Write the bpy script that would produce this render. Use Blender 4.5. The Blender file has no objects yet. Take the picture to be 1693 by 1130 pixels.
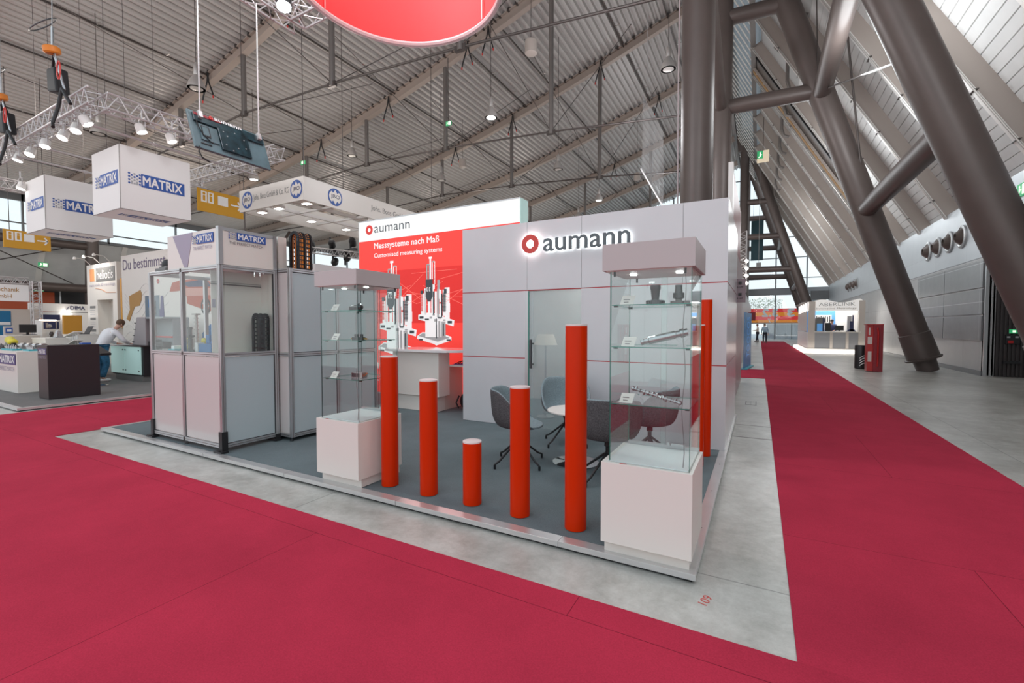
import bpy, bmesh, math, random
from mathutils import Vector, Matrix
random.seed(7)
C = bpy.context.scene.collection
SC = bpy.context.scene
R = math.radians

# ------------------------------------------------------------------ camera, world, exposure
F_PX = 744.0
cam_d = bpy.data.cameras.new('camera'); cam = bpy.data.objects.new('camera', cam_d); C.objects.link(cam)
cam_d.sensor_fit = 'HORIZONTAL'; cam_d.sensor_width = 36.0; cam_d.lens = 36.0 * F_PX / 1693.0
cam_d.clip_start = 0.05; cam_d.clip_end = 400
cam.location = (0, 0, 1.55)
cam.rotation_euler = (R(90) - math.atan(25 / 744.0), 0, R(28.756))
SC.camera = cam
SC.view_settings.view_transform = 'Standard'
SC.view_settings.look = 'None'
SC.view_settings.gamma = 1
SC.view_settings.exposure = 0.42
SC.cycles.max_bounces = 10
SC.cycles.diffuse_bounces = 5
SC.cycles.transparent_max_bounces = 24
SC.cycles.transmission_bounces = 12
SC.cycles.glossy_bounces = 5
SC.cycles.caustics_reflective = False
SC.cycles.caustics_refractive = False
SC.cycles.sample_clamp_indirect = 4.0

W = bpy.data.worlds.new('overcast_sky'); SC.world = W; W.use_nodes = True
nt = W.node_tree; nt.nodes.clear()
wo = nt.nodes.new('ShaderNodeOutputWorld'); wb = nt.nodes.new('ShaderNodeBackground')
wr = nt.nodes.new('ShaderNodeValToRGB'); wg = nt.nodes.new('ShaderNodeTexCoord'); ws = nt.nodes.new('ShaderNodeSeparateXYZ')
nt.links.new(wg.outputs['Generated'], ws.inputs[0]); nt.links.new(ws.outputs['Z'], wr.inputs[0])
nt.links.new(wr.outputs[0], wb.inputs[0]); nt.links.new(wb.outputs[0], wo.inputs[0])
wr.color_ramp.elements[0].position = 0.0; wr.color_ramp.elements[0].color = (0.80, 0.82, 0.82, 1)
wr.color_ramp.elements[1].position = 0.5; wr.color_ramp.elements[1].color = (0.80, 0.89, 0.98, 1)
wb.inputs[1].default_value = 1.05

def area_light(name, loc, size, power, rot=(0, 0, 0), col=(1, 1, 1), size_y=None, spread=None):
    d = bpy.data.lights.new(name, 'AREA'); d.energy = power; d.size = size; d.color = col
    if size_y: d.shape = 'RECTANGLE'; d.size_y = size_y
    if spread: d.spread = spread
    o = bpy.data.objects.new(name, d); o.location = loc; o.rotation_euler = rot; C.objects.link(o); return o
def point_light(name, loc, power, r=.05, col=(1, 1, 1)):
    d = bpy.data.lights.new(name, 'POINT'); d.energy = power; d.shadow_soft_size = r; d.color = col
    o = bpy.data.objects.new(name, d); o.location = loc; C.objects.link(o); return o
def spot_light(name, loc, aim, power, ang=80, r=.1, col=(1, 1, 1), blend=.6):
    d = bpy.data.lights.new(name, 'SPOT'); d.energy = power; d.spot_size = R(ang); d.spot_blend = blend; d.shadow_soft_size = r; d.color = col
    o = bpy.data.objects.new(name, d); o.location = loc
    o.rotation_euler = (Vector(aim) - Vector(loc)).to_track_quat('-Z', 'Y').to_euler(); C.objects.link(o); return o

# added fill: a grid of bare points without fittings, lifting roof and floor
for lx, lp, lc in ((-6, 430, (.97, .97, 1)), (-20, 310, (1, .92, .84)), (-34, 330, (1, .88, .78))):
    for ly in (4, 16, 30, 44):
        point_light('hall_fill_light', (lx, ly, 8.8), lp, .8, lc)
for ly in (4, 16, 28, 42):
    point_light('aisle_fill_light', (2.2, ly, 9.0), 300, 1.1, (.94, .98, 1))  # added cool fill without fittings, brightens the aisle side and steep slope

# ------------------------------------------------------------------ materials
MATS = {}
def mat(name, col, rough=.5, metal=0.0, emit=0.0, ecol=None, spec=.5, noise=0.0, nscale=8.0, bump=0.0, bscale=60.0, coat=0.0, stretch=None):
    if name in MATS: return MATS[name]
    m = bpy.data.materials.new(name); m.use_nodes = True; t = m.node_tree
    b = t.nodes['Principled BSDF']
    b.inputs['Base Color'].default_value = (*col, 1); b.inputs['Roughness'].default_value = rough
    b.inputs['Metallic'].default_value = metal; b.inputs['Specular IOR Level'].default_value = spec
    if coat: b.inputs['Coat Weight'].default_value = coat; b.inputs['Coat Roughness'].default_value = .15
    if emit:
        b.inputs['Emission Color'].default_value = (*(ecol or col), 1); b.inputs['Emission Strength'].default_value = emit
    if noise or bump:
        tc = t.nodes.new('ShaderNodeTexCoord'); mp = t.nodes.new('ShaderNodeMapping')
        t.links.new(tc.outputs['Object'], mp.inputs[0])
        if stretch: mp.inputs['Scale'].default_value = stretch
    if noise:
        n = t.nodes.new('ShaderNodeTexNoise'); n.inputs['Scale'].default_value = nscale; n.inputs['Detail'].default_value = 6
        t.links.new(mp.outputs[0], n.inputs['Vector'])
        r = t.nodes.new('ShaderNodeValToRGB')
        r.color_ramp.elements[0].position = .3; r.color_ramp.elements[1].position = .7
        r.color_ramp.elements[0].color = (*[c * (1 - noise) for c in col], 1)
        r.color_ramp.elements[1].color = (*[min(1, c * (1 + noise)) for c in col], 1)
        t.links.new(n.outputs['Fac'], r.inputs[0]); t.links.new(r.outputs[0], b.inputs['Base Color'])
    if bump:
        n2 = t.nodes.new('ShaderNodeTexNoise'); n2.inputs['Scale'].default_value = bscale; n2.inputs['Detail'].default_value = 4
        t.links.new(mp.outputs[0], n2.inputs['Vector'])
        bp = t.nodes.new('ShaderNodeBump'); bp.inputs['Strength'].default_value = bump; bp.inputs['Distance'].default_value = .01
        t.links.new(n2.outputs['Fac'], bp.inputs['Height']); t.links.new(bp.outputs[0], b.inputs['Normal'])
    MATS[name] = m; return m
def glass_mat(name, tint=(.93, .98, .96), rough=0.0, refl=.12, opac=0.0, ocol=(.8, .9, .9)):
    """thin architectural glass: transparent with a fresnel mirror, optionally a veil of diffuse"""
    if name in MATS: return MATS[name]
    m = bpy.data.materials.new(name); m.use_nodes = True; t = m.node_tree; t.nodes.clear()
    o = t.nodes.new('ShaderNodeOutputMaterial'); tr = t.nodes.new('ShaderNodeBsdfTransparent'); tr.inputs[0].default_value = (*tint, 1)
    gl = t.nodes.new('ShaderNodeBsdfGlossy'); gl.inputs['Roughness'].default_value = rough; gl.inputs[0].default_value = (1, 1, 1, 1)
    fr = t.nodes.new('ShaderNodeLayerWeight'); fr.inputs[0].default_value = .5
    pw = t.nodes.new('ShaderNodeMath'); pw.operation = 'POWER'; pw.inputs[1].default_value = 4.5
    mx = t.nodes.new('ShaderNodeMixShader')
    ml = t.nodes.new('ShaderNodeMath'); ml.operation = 'MULTIPLY_ADD'; ml.inputs[1].default_value = .55; ml.inputs[2].default_value = refl * .3
    t.links.new(fr.outputs['Facing'], pw.inputs[0]); t.links.new(pw.outputs[0], ml.inputs[0]); t.links.new(ml.outputs[0], mx.inputs[0])
    t.links.new(tr.outputs[0], mx.inputs[1]); t.links.new(gl.outputs[0], mx.inputs[2])
    last = mx
    if opac:
        df = t.nodes.new('ShaderNodeBsdfDiffuse'); df.inputs[0].default_value = (*ocol, 1)
        m2 = t.nodes.new('ShaderNodeMixShader'); m2.inputs[0].default_value = opac
        t.links.new(mx.outputs[0], m2.inputs[1]); t.links.new(df.outputs[0], m2.inputs[2]); last = m2
    t.links.new(last.outputs[0], o.inputs[0]); MATS[name] = m; return m

def cloth_mat(name, col):
    """thin banner cloth: half of the daylight behind it shines through"""
    m = bpy.data.materials.new(name); m.use_nodes = True; t = m.node_tree; t.nodes.clear()
    o = t.nodes.new('ShaderNodeOutputMaterial'); a = t.nodes.new('ShaderNodeBsdfTranslucent'); b = t.nodes.new('ShaderNodeBsdfDiffuse'); x = t.nodes.new('ShaderNodeMixShader')
    a.inputs[0].default_value = (*col, 1); b.inputs[0].default_value = (*col, 1); x.inputs[0].default_value = .65
    t.links.new(b.outputs[0], x.inputs[1]); t.links.new(a.outputs[0], x.inputs[2]); t.links.new(x.outputs[0], o.inputs[0]); return m
def carpet_mat(name, col, n=.12, seams=None, seamcol=None):
    m = mat(name, col, .95, spec=.1); t = m.node_tree; b = t.nodes['Principled BSDF']
    tc = t.nodes.new('ShaderNodeTexCoord')
    a = t.nodes.new('ShaderNodeTexNoise'); a.inputs['Scale'].default_value = 1.1; a.inputs['Detail'].default_value = 8; a.inputs['Roughness'].default_value = .7
    f = t.nodes.new('ShaderNodeTexNoise'); f.inputs['Scale'].default_value = 130; f.inputs['Detail'].default_value = 3
    t.links.new(tc.outputs['Object'], a.inputs['Vector']); t.links.new(tc.outputs['Object'], f.inputs['Vector'])
    mx = t.nodes.new('ShaderNodeMath'); mx.operation = 'ADD'; t.links.new(a.outputs['Fac'], mx.inputs[0]); t.links.new(f.outputs['Fac'], mx.inputs[1])
    r = t.nodes.new('ShaderNodeValToRGB'); r.color_ramp.elements[0].position = .30; r.color_ramp.elements[1].position = .70
    hf = t.nodes.new('ShaderNodeMath'); hf.operation = 'MULTIPLY'; hf.inputs[1].default_value = .5
    t.links.new(mx.outputs[0], hf.inputs[0]); t.links.new(hf.outputs[0], r.inputs[0])
    r.color_ramp.elements[0].color = (*[c * (1 - 2 * n) for c in col], 1); r.color_ramp.elements[1].color = (*[min(1, c * (1 + 2 * n)) for c in col], 1)
    out = r.outputs[0]
    if seams:
        br = t.nodes.new('ShaderNodeTexBrick'); br.inputs['Scale'].default_value = 1
        br.inputs['Color1'].default_value = (1, 1, 1, 1); br.inputs['Color2'].default_value = (.93, .93, .93, 1); br.inputs['Mortar'].default_value = (.35, .35, .35, 1)
        br.inputs['Mortar Size'].default_value = .0022; br.inputs['Brick Width'].default_value = seams[0]; br.inputs['Row Height'].default_value = seams[1]
        br.offset = .5
        t.links.new(tc.outputs['Object'], br.inputs['Vector'])
        mm = t.nodes.new('ShaderNodeMix'); mm.data_type = 'RGBA'; mm.blend_type = 'MULTIPLY'; mm.inputs[0].default_value = 1
        t.links.new(out, mm.inputs[6]); t.links.new(br.outputs['Color'], mm.inputs[7]); out = mm.outputs[2]
    t.links.new(out, b.inputs['Base Color'])
    bp = t.nodes.new('ShaderNodeBump'); bp.inputs['Strength'].default_value = .25; bp.inputs['Distance'].default_value = .004
    t.links.new(f.outputs['Fac'], bp.inputs['Height']); t.links.new(bp.outputs[0], b.inputs['Normal'])
    return m

def concrete_mat():
    m = mat('polished_concrete', (.42, .41, .38), .3, spec=.5); t = m.node_tree; b = t.nodes['Principled BSDF']
    tc = t.nodes.new('ShaderNodeTexCoord')
    a = t.nodes.new('ShaderNodeTexNoise'); a.inputs['Scale'].default_value = .9; a.inputs['Detail'].default_value = 10; a.inputs['Roughness'].default_value = .72; a.inputs['Distortion'].default_value = .6
    c2 = t.nodes.new('ShaderNodeTexNoise'); c2.inputs['Scale'].default_value = 5; c2.inputs['Detail'].default_value = 10; c2.inputs['Roughness'].default_value = .8
    for q in (a, c2): t.links.new(tc.outputs['Object'], q.inputs['Vector'])
    ad = t.nodes.new('ShaderNodeMath'); ad.operation = 'ADD'; t.links.new(a.outputs['Fac'], ad.inputs[0]); t.links.new(c2.outputs['Fac'], ad.inputs[1])
    hf = t.nodes.new('ShaderNodeMath'); hf.operation = 'MULTIPLY'; hf.inputs[1].default_value = .5; t.links.new(ad.outputs[0], hf.inputs[0])
    r = t.nodes.new('ShaderNodeValToRGB'); e = r.color_ramp.elements
    e[0].position = .36; e[0].color = (.30, .29, .26, 1); e[1].position = .62; e[1].color = (.60, .60, .56, 1)
    t.links.new(hf.outputs[0], r.inputs[0])
    br = t.nodes.new('ShaderNodeTexBrick'); br.inputs['Scale'].default_value = 1; br.offset = 0
    br.inputs['Color1'].default_value = (1, 1, 1, 1); br.inputs['Color2'].default_value = (.95, .95, .95, 1); br.inputs['Mortar'].default_value = (.55, .55, .55, 1)
    br.inputs['Mortar Size'].default_value = .006; br.inputs['Brick Width'].default_value = 6.1; br.inputs['Row Height'].default_value = 5.2
    t.links.new(tc.outputs['Object'], br.inputs['Vector'])
    mm = t.nodes.new('ShaderNodeMix'); mm.data_type = 'RGBA'; mm.blend_type = 'MULTIPLY'; mm.inputs[0].default_value = 1
    t.links.new(r.outputs[0], mm.inputs[6]); t.links.new(br.outputs['Color'], mm.inputs[7]); t.links.new(mm.outputs[2], b.inputs['Base Color'])
    rr = t.nodes.new('ShaderNodeMapRange'); rr.inputs[3].default_value = .22; rr.inputs[4].default_value = .42
    t.links.new(c2.outputs['Fac'], rr.inputs[0]); t.links.new(rr.outputs[0], b.inputs['Roughness'])
    return m

def panel_mat(name, col, bw, rh, rough=.35, metal=.3, mortar=.6, msize=.008, axes='yz', noise=.06, streak=True):
    m = mat(name, col, rough, metal); t = m.node_tree; b = t.nodes['Principled BSDF']
    tc = t.nodes.new('ShaderNodeTexCoord'); sp = t.nodes.new('ShaderNodeSeparateXYZ'); cb = t.nodes.new('ShaderNodeCombineXYZ')
    t.links.new(tc.outputs['Object'], sp.inputs[0])
    t.links.new(sp.outputs['XYZ'.index(axes[0].upper())], cb.inputs[0]); t.links.new(sp.outputs['XYZ'.index(axes[1].upper())], cb.inputs[1])
    br = t.nodes.new('ShaderNodeTexBrick'); br.inputs['Scale'].default_value = 1; br.offset = 0
    br.inputs['Color1'].default_value = (*col, 1); br.inputs['Color2'].default_value = (*[c * (1 - noise) for c in col], 1)
    br.inputs['Mortar'].default_value = (*[c * mortar for c in col], 1); br.inputs['Mortar Size'].default_value = msize
    br.inputs['Brick Width'].default_value = bw; br.inputs['Row Height'].default_value = rh
    t.links.new(cb.outputs[0], br.inputs['Vector']); t.links.new(br.outputs['Color'], b.inputs['Base Color'])
    n = t.nodes.new('ShaderNodeTexNoise'); n.inputs['Scale'].default_value = 3; n.inputs['Detail'].default_value = 6
    t.links.new(tc.outputs['Object'], n.inputs['Vector'])
    rr = t.nodes.new('ShaderNodeMapRange'); rr.inputs[3].default_value = rough * .75; rr.inputs[4].default_value = rough * 1.3
    t.links.new(n.outputs['Fac'], rr.inputs[0]); t.links.new(rr.outputs[0], b.inputs['Roughness'])
    return m

M = dict(
    white=mat('white_laminate', (.76, .725, .67), .35),
    wall=mat('booth_wall_laminate', (.60, .595, .61), .22, noise=.02, nscale=2),
    red_line=mat('red_seam', (.50, .03, .04), .4),
    orange=mat('orange_red_lacquer', (.62, .026, .0), .34, spec=.18),
    posttop=mat('post_top', (.72, .62, .60), .5),
    dgrey=mat('dark_grey_lettering', (.10, .12, .13), .4),
    rlogo=mat('logo_red', (.60, .05, .04), .4),
    halo=mat('led_white', (1, 1, 1), .5, emit=9, ecol=(.92, 1, 1)),
    case_glass=glass_mat('display_glass', (.955, .985, .978)),
    edge=mat('green_glass_edge', (.02, .22, .17), .15, spec=.8),
    edged=mat('dark_glass_edge', (.03, .09, .085), .2),
    black=mat('black_plastic', (.015, .015, .017), .45),
    steel=mat('machined_steel', (.46, .47, .48), .28, 1.0),
    dsteel=mat('dark_steel', (.10, .105, .11), .4, .8),
    alu=mat('aluminium_profile', (.52, .53, .54), .32, .75),
    alutrim=mat('aluminium_floor_trim', (.66, .65, .64), .28, .6, noise=.05, nscale=5),
    chrome=mat('chrome', (.8, .8, .8), .08, 1.0),
    enclosure=mat('enclosure_panel', (.45, .53, .55), .35, bump=.05, bscale=200),
    enclosure_w=mat('enclosure_panel_glossy', (.62, .58, .56), .12),
    dusty=mat('grey_header', (.19, .205, .225), .5),
    pinkish=mat('pale_header', (.62, .53, .50), .5),
    frost=glass_mat('frosted_door_glass', (.84, .88, .88), .12, .12, .34, (.50, .56, .57)),
    felt=mat('grey_felt', (.11, .105, .11), .95, spec=.1, noise=.35, nscale=90, bump=.3, bscale=300),
    felt_in=mat('blue_grey_felt', (.24, .30, .32), .95, spec=.1, noise=.2, nscale=90, bump=.3, bscale=300),
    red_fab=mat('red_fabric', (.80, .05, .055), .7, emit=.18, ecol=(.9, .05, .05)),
    rim=mat('pale_rim', (.62, .60, .62), .4),
    truss=mat('truss_aluminium', (.60, .58, .58), .45, .5),
    lamp=mat('lamp_glow', (1, 1, 1), .5, emit=8, ecol=(1, .95, .88)),
    lampsoft=mat('lamp_dim', (.75, .72, .68), .35, .2),
    lampbody=mat('lamp_body', (.48, .45, .43), .35, .5),
    mblue=mat('brand_blue', (.03, .10, .38), .5),
    mpurple=mat('muted_blue', (.07, .055, .19), .5),
    cube=mat('white_banner_cloth', (.70, .69, .68), .8, emit=.10, ecol=(.8, .79, .78)),  # faint emission stands in for lamp light falling on the cloth
    txt=mat('text_grey', (.16, .15, .16), .6),
    txtp=mat('text_violet', (.16, .13, .22), .6),
    whitep=mat('white_print', (.85, .84, .83), .5),
    lav=mat('lavender_print', (.36, .33, .42), .5),
    roof=mat('roof_deck', (.50, .475, .46), .40, .1),
    roof2=mat('roof_cassette', (.66, .665, .66), .5, .0, noise=.06, nscale=1.2),
    blind=mat('grey_blind', (.45, .46, .46), .5),
    rafter=mat('rafter_paint', (.42, .365, .33), .5),
    rafterw=mat('rafter_flange', (.80, .78, .75), .3),
    beam=mat('beam_paint', (.40, .33, .29), .5),
    rod=mat('dark_rod', (.10, .085, .08), .4, .5),
    hanger=mat('hanger_grey', (.20, .18, .17), .4, .4),
    colm=mat('column_paint', (.115, .090, .082), .42, .15, noise=.06, nscale=2, bump=.02),
    concrete=concrete_mat(),
    carpet=carpet_mat('red_carpet', (.44, .030, .064), .12, (4.0, 2.0)),
    grey_carpet=carpet_mat('grey_carpet', (.142, .178, .188), .14),
    grey_carpet2=carpet_mat('warm_grey_carpet', (.19, .185, .18), .09),
    blackc=mat('black_laminate', (.018, .015, .018), .45),
    brownc=mat('dark_brown_side', (.05, .035, .034), .45),
    sky_glass=glass_mat('hall_glazing', (.93, .97, .98)),
    mull=mat('mullion_grey', (.18, .19, .20), .4, .4),
    wmetal=panel_mat('brushed_wall_panels', (.50, .50, .50), 3.1, 1.22, .42, .35),
    wlight=panel_mat('light_wall_band', (.60, .645, .68), 3.1, 2.2, .35, .2, .8, .006),
    wgrate=panel_mat('perforated_panels', (.30, .31, .315), 3.1, 1.22, .4, .4, 1.7, .012),
    ribd=mat('dark_ribs', (.045, .038, .038), .45),
    fglow=mat('warm_white_light', (1, 1, 1), .5, emit=2.2, ecol=(1, .93, .86)),
    screenl=mat('blue_poster', (.10, .30, .62), .5, emit=.25, ecol=(.12, .35, .7)),
    deepblue=mat('deep_blue', (.01, .10, .25), .4, emit=.10, ecol=(.01, .2, .45)),
    ochre=mat('ochre_panel', (.60, .28, .03), .5),
    ysign=mat('yellow_sign', (.62, .31, .015), .5),
    rust=mat('orange_red_gate', (.50, .08, .02), .45),
    beige=mat('beige_panel', (.62, .56, .50), .5),
    greyp=mat('grey_plate', (.17, .17, .165), .5),
    tv=mat('tv_back', (.09, .15, .17), .35, noise=.3, nscale=2.5),
    tvd=mat('tv_dark', (.012, .035, .045), .3, noise=.6, nscale=9),
    green=mat('sign_green', (.03, .35, .12), .5, emit=.35, ecol=(.05, .5, .2)),
    signw=mat('sign_lit', (.9, .95, .8), .5, emit=.7, ecol=(.9, 1, .8)),
    skin=mat('skin', (.55, .32, .24), .55), hair=mat('brown_hair', (.10, .055, .03), .8),
    shirt=mat('white_shirt', (.72, .72, .74), .85, bump=.3, bscale=14), jeans=mat('blue_jeans', (.03, .13, .24), .9, noise=.5, nscale=9),
    shoe=mat('white_shoe', (.7, .7, .7), .6), dtr=mat('dark_trousers', (.02, .022, .035), .9), bshirt=mat('pale_blue_shirt', (.30, .42, .52), .85),
    eye=mat('eye_dark', (.02, .015, .01), .3),
    acrylic=glass_mat('acrylic', (.85, .9, .9), .1, .12, .55, (.85, .87, .87)),
    yellow=mat('signal_yellow', (.72, .62, .05), .45), cyan=mat('cyan_tray', (.02, .35, .42), .4),
    robotblue=mat('machine_blue', (.02, .16, .40), .4), cable_o=mat('orange_cable', (.72, .22, .02), .5),
    leaf=mat('leaf_green', (.16, .24, .08), .7), bark=mat('bark', (.10, .07, .05), .9),
    outside=mat('paving_outside', (.45, .46, .47), .8, noise=.1, nscale=2),
    stripe_r=mat('banner_red', (.78, .05, .04), .6), stripe_o=mat('banner_orange', (.85, .24, .03), .6), cloth_r=cloth_mat('red_cloth', (.85, .06, .06)), cloth_o=cloth_mat('orange_cloth', (.9, .28, .04)),
    glassblue=mat('lit_frosted_glass', (.42, .60, .57), .25, emit=.16, ecol=(.6, .9, .85)),
    machine_w=mat('print_white', (.62, .62, .61), .5, emit=.33, ecol=(1, 1, 1)),
    machine_g=mat('print_grey', (.35, .36, .36), .5, emit=.12, ecol=(.6, .6, .6)),
    machine_d=mat('print_dark', (.05, .07, .08), .5),
    lb_white=mat('lightbox_white', (.62, .64, .63), .5, emit=.36, ecol=(.95, 1, .97)),
    lb_red=mat('lightbox_red', (.62, .03, .025), .5, emit=.40, ecol=(1, .055, .035)),
    lb_red2=mat('lightbox_deep_red', (.60, .015, .012), .5, emit=.22, ecol=(1, .03, .02)),
    car_o=mat('car_print_orange', (.45, .07, .02), .4), car_p=mat('car_print_pink', (.62, .30, .24), .4), navy=mat('print_navy', (.03, .035, .10), .4),
    gold=mat('gold_print', (.42, .22, .05), .45), wood=mat('lamp_shade', (.7, .62, .52), .6, emit=.3),
    darkred=mat('dark_red', (.25, .01, .02), .35), firered=mat('fire_red', (.45, .02, .02), .3), binb=mat('bin_black', (.03, .028, .03), .35, .3),
    purple=mat('purple_sheet', (.20, .08, .30), .5), bag=mat('black_bag', (.012, .012, .014), .6),
    gpurple=mat('sign_mauve', (.26, .20, .22), .5), plainw=mat('pale_wall', (.66, .65, .64), .5), plain=mat('plain_grey_panel', (.42, .43, .45), .35), pwall=mat('pink_grey_panel', (.46, .38, .39), .4),
    rubber=mat('rubber', (.02, .02, .02), .8),
)

# ------------------------------------------------------------------ mesh helpers
class MB:
    def __init__(s): s.v = []; s.f = []; s.m = []
    def add(s, vs, fs, mi=0):
        n = len(s.v); s.v += [Vector(p) for p in vs]; s.f += [tuple(n + i for i in f) for f in fs]; s.m += [mi] * len(fs); return s
    def box(s, x0, x1, y0, y1, z0, z1, mi=0):
        x0, x1 = min(x0, x1), max(x0, x1); y0, y1 = min(y0, y1), max(y0, y1); z0, z1 = min(z0, z1), max(z0, z1)
        return s.add([(x0, y0, z0), (x1, y0, z0), (x1, y1, z0), (x0, y1, z0), (x0, y0, z1), (x1, y0, z1), (x1, y1, z1), (x0, y1, z1)],
                     [(3, 2, 1, 0), (4, 5, 6, 7), (0, 1, 5, 4), (1, 2, 6, 5), (2, 3, 7, 6), (3, 0, 4, 7)], mi)
    def obox(s, c, ax, mi=0):
        c = Vector(c); a, b, d = [Vector(q) for q in ax]
        P = [c + sx * a + sy * b + sz * d for sz in (-1, 1) for sx, sy in ((-1, -1), (1, -1), (1, 1), (-1, 1))]
        f = [(3, 2, 1, 0), (4, 5, 6, 7), (0, 1, 5, 4), (1, 2, 6, 5), (2, 3, 7, 6), (3, 0, 4, 7)]
        if a.cross(b).dot(d) < 0: f = [tuple(reversed(q)) for q in f]
        return s.add(P, f, mi)
    def beam(s, p0, p1, w, h, mi=0, upv=(0, 0, 1)):
        p0 = Vector(p0); p1 = Vector(p1); t = (p1 - p0); L = t.length; t.normalize(); u = Vector(upv)
        sd = t.cross(u)
        if sd.length < 1e-4: sd = t.cross(Vector((1, 0, 0)))
        sd.normalize(); u = sd.cross(t)
        return s.obox((p0 + p1) / 2, (t * L / 2, sd * w / 2, u * h / 2), mi)
    def tube(s, p0, p1, r, n=12, mi=0, r2=None):
        return s.path([p0, p1], r, n, mi, r2)
    def path(s, pts, r, n=8, mi=0, r2=None, cap=True):
        pts = [Vector(p) for p in pts]; k = len(pts); u = None; base = len(s.v); rings = []
        for i, p in enumerate(pts):
            t = (pts[min(i + 1, k - 1)] - pts[max(i - 1, 0)]).normalized()
            if u is None:
                u = t.orthogonal().normalized()
            u = (u - t * u.dot(t)).normalized(); w = t.cross(u)
            rr = r if r2 is None else r + (r2 - r) * i / (k - 1)
            rings.append([p + rr * (math.cos(a) * u + math.sin(a) * w) for a in [2 * math.pi * j / n for j in range(n)]])
        vs = [q for ring in rings for q in ring]; fs = []
        for i in range(k - 1):
            for j in range(n):
                a = i * n + j; b = i * n + (j + 1) % n; fs.append((a, b, b + n, a + n))
        if cap: fs.append(tuple(reversed(range(n)))); fs.append(tuple((k - 1) * n + j for j in range(n)))
        return s.add(vs, fs, mi)
    def lathe(s, prof, c=(0, 0, 0), n=24, mi=0, axis=None):
        c = Vector(c); vs = []; fs = []
        Q = Matrix.Identity(3) if axis is None else Vector((0, 0, 1)).rotation_difference(Vector(axis).normalized()).to_matrix()
        for r, z in prof:
            for j in range(n):
                a = 2 * math.pi * j / n; vs.append(c + Q @ Vector((r * math.cos(a), r * math.sin(a), z)))
        for i in range(len(prof) - 1):
            for j in range(n):
                a = i * n + j; b = i * n + (j + 1) % n; fs.append((a, b, b + n, a + n))
        if prof[0][0] > 1e-6: fs.append(tuple(reversed(range(n))))
        if prof[-1][0] > 1e-6: fs.append(tuple((len(prof) - 1) * n + j for j in range(n)))
        return s.add(vs, fs, mi)
    def prism(s, pts, d, mi=0):
        """polygon pts extruded by vector d"""
        d = Vector(d); P = [Vector(p) for p in pts]; n = len(P)
        nrm = Vector((0, 0, 0))
        for i in range(n): nrm += (P[i] - P[0]).cross(P[(i + 1) % n] - P[0])
        if nrm.dot(d) > 0: P = P[::-1]
        vs = P + [p + d for p in P]
        fs = [tuple(range(n)), tuple(reversed(range(n, 2 * n)))] + [((i + 1) % n, i, n + i, n + (i + 1) % n) for i in range(n)]
        return s.add(vs, fs, mi)
    def ellipsoid(s, c, r, n=16, k=10, mi=0, Q=None):
        c = Vector(c); vs = []; fs = []
        for i in range(k + 1):
            th = math.pi * i / k
            for j in range(n):
                a = 2 * math.pi * j / n
                p = Vector((r[0] * math.sin(th) * math.cos(a), r[1] * math.sin(th) * math.sin(a), -r[2] * math.cos(th)))
                if Q: p = Q @ p
                vs.append(c + p)
        for i in range(k):
            for j in range(n):
                a = i * n + j; b = i * n + (j + 1) % n; fs.append((a, b, b + n, a + n))
        return s.add(vs, fs, mi)
    def build(s, name, mats, parent=None, smooth=False, bev=0, bseg=2):
        if not isinstance(mats, (list, tuple)): mats = [mats]
        off = wpos(parent) if parent else None
        if off is None:
            xs = [p.x for p in s.v]; ys = [p.y for p in s.v]; zs = [p.z for p in s.v]
            off = Vector(((min(xs) + max(xs)) / 2, (min(ys) + max(ys)) / 2, min(zs)))
        me = bpy.data.meshes.new(name); me.from_pydata([p - off for p in s.v], [], s.f); me.validate()
        if smooth == 'clean' or smooth:
            bm = bmesh.new(); bm.from_mesh(me); bmesh.ops.remove_doubles(bm, verts=bm.verts, dist=1e-6); bm.to_mesh(me); bm.free()
        for m_ in mats: me.materials.append(M[m_] if isinstance(m_, str) else m_)
        if len(me.polygons) == len(s.m): me.polygons.foreach_set('material_index', s.m)
        if smooth:
            me.shade_smooth(); me.set_sharp_from_angle(angle=R(38))
        me.update()
        o = bpy.data.objects.new(name, me); C.objects.link(o)
        if parent: o.parent = parent
        else: o.location = off
        if bev:
            b = o.modifiers.new('bevel', 'BEVEL'); b.width = bev; b.segments = bseg; b.limit_method = 'ANGLE'; b.harden_normals = False
        return o
def wpos(o):
    p = Vector((0, 0, 0))
    while o: p += o.location; o = o.parent
    return p
def tag(o, label, cat, group=None, kind=None):
    o['label'] = label; o['category'] = cat
    if group: o['group'] = group
    if kind: o['kind'] = kind
    return o
def thing(name, loc, label, cat, group=None):
    o = bpy.data.objects.new(name, None); C.objects.link(o); o.location = loc; o.empty_display_size = .2
    return tag(o, label, cat, group)
def struct(o, label=None):
    o['kind'] = 'structure'
    if label: o['label'] = label
    return o
def copy_tree(o, parent=None, label=None):
    c = o.copy(); C.objects.link(c); c.parent = parent
    if label: c['label'] = label
    for ch in [q for q in o.children]: copy_tree(ch, c)
    return c

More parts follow.
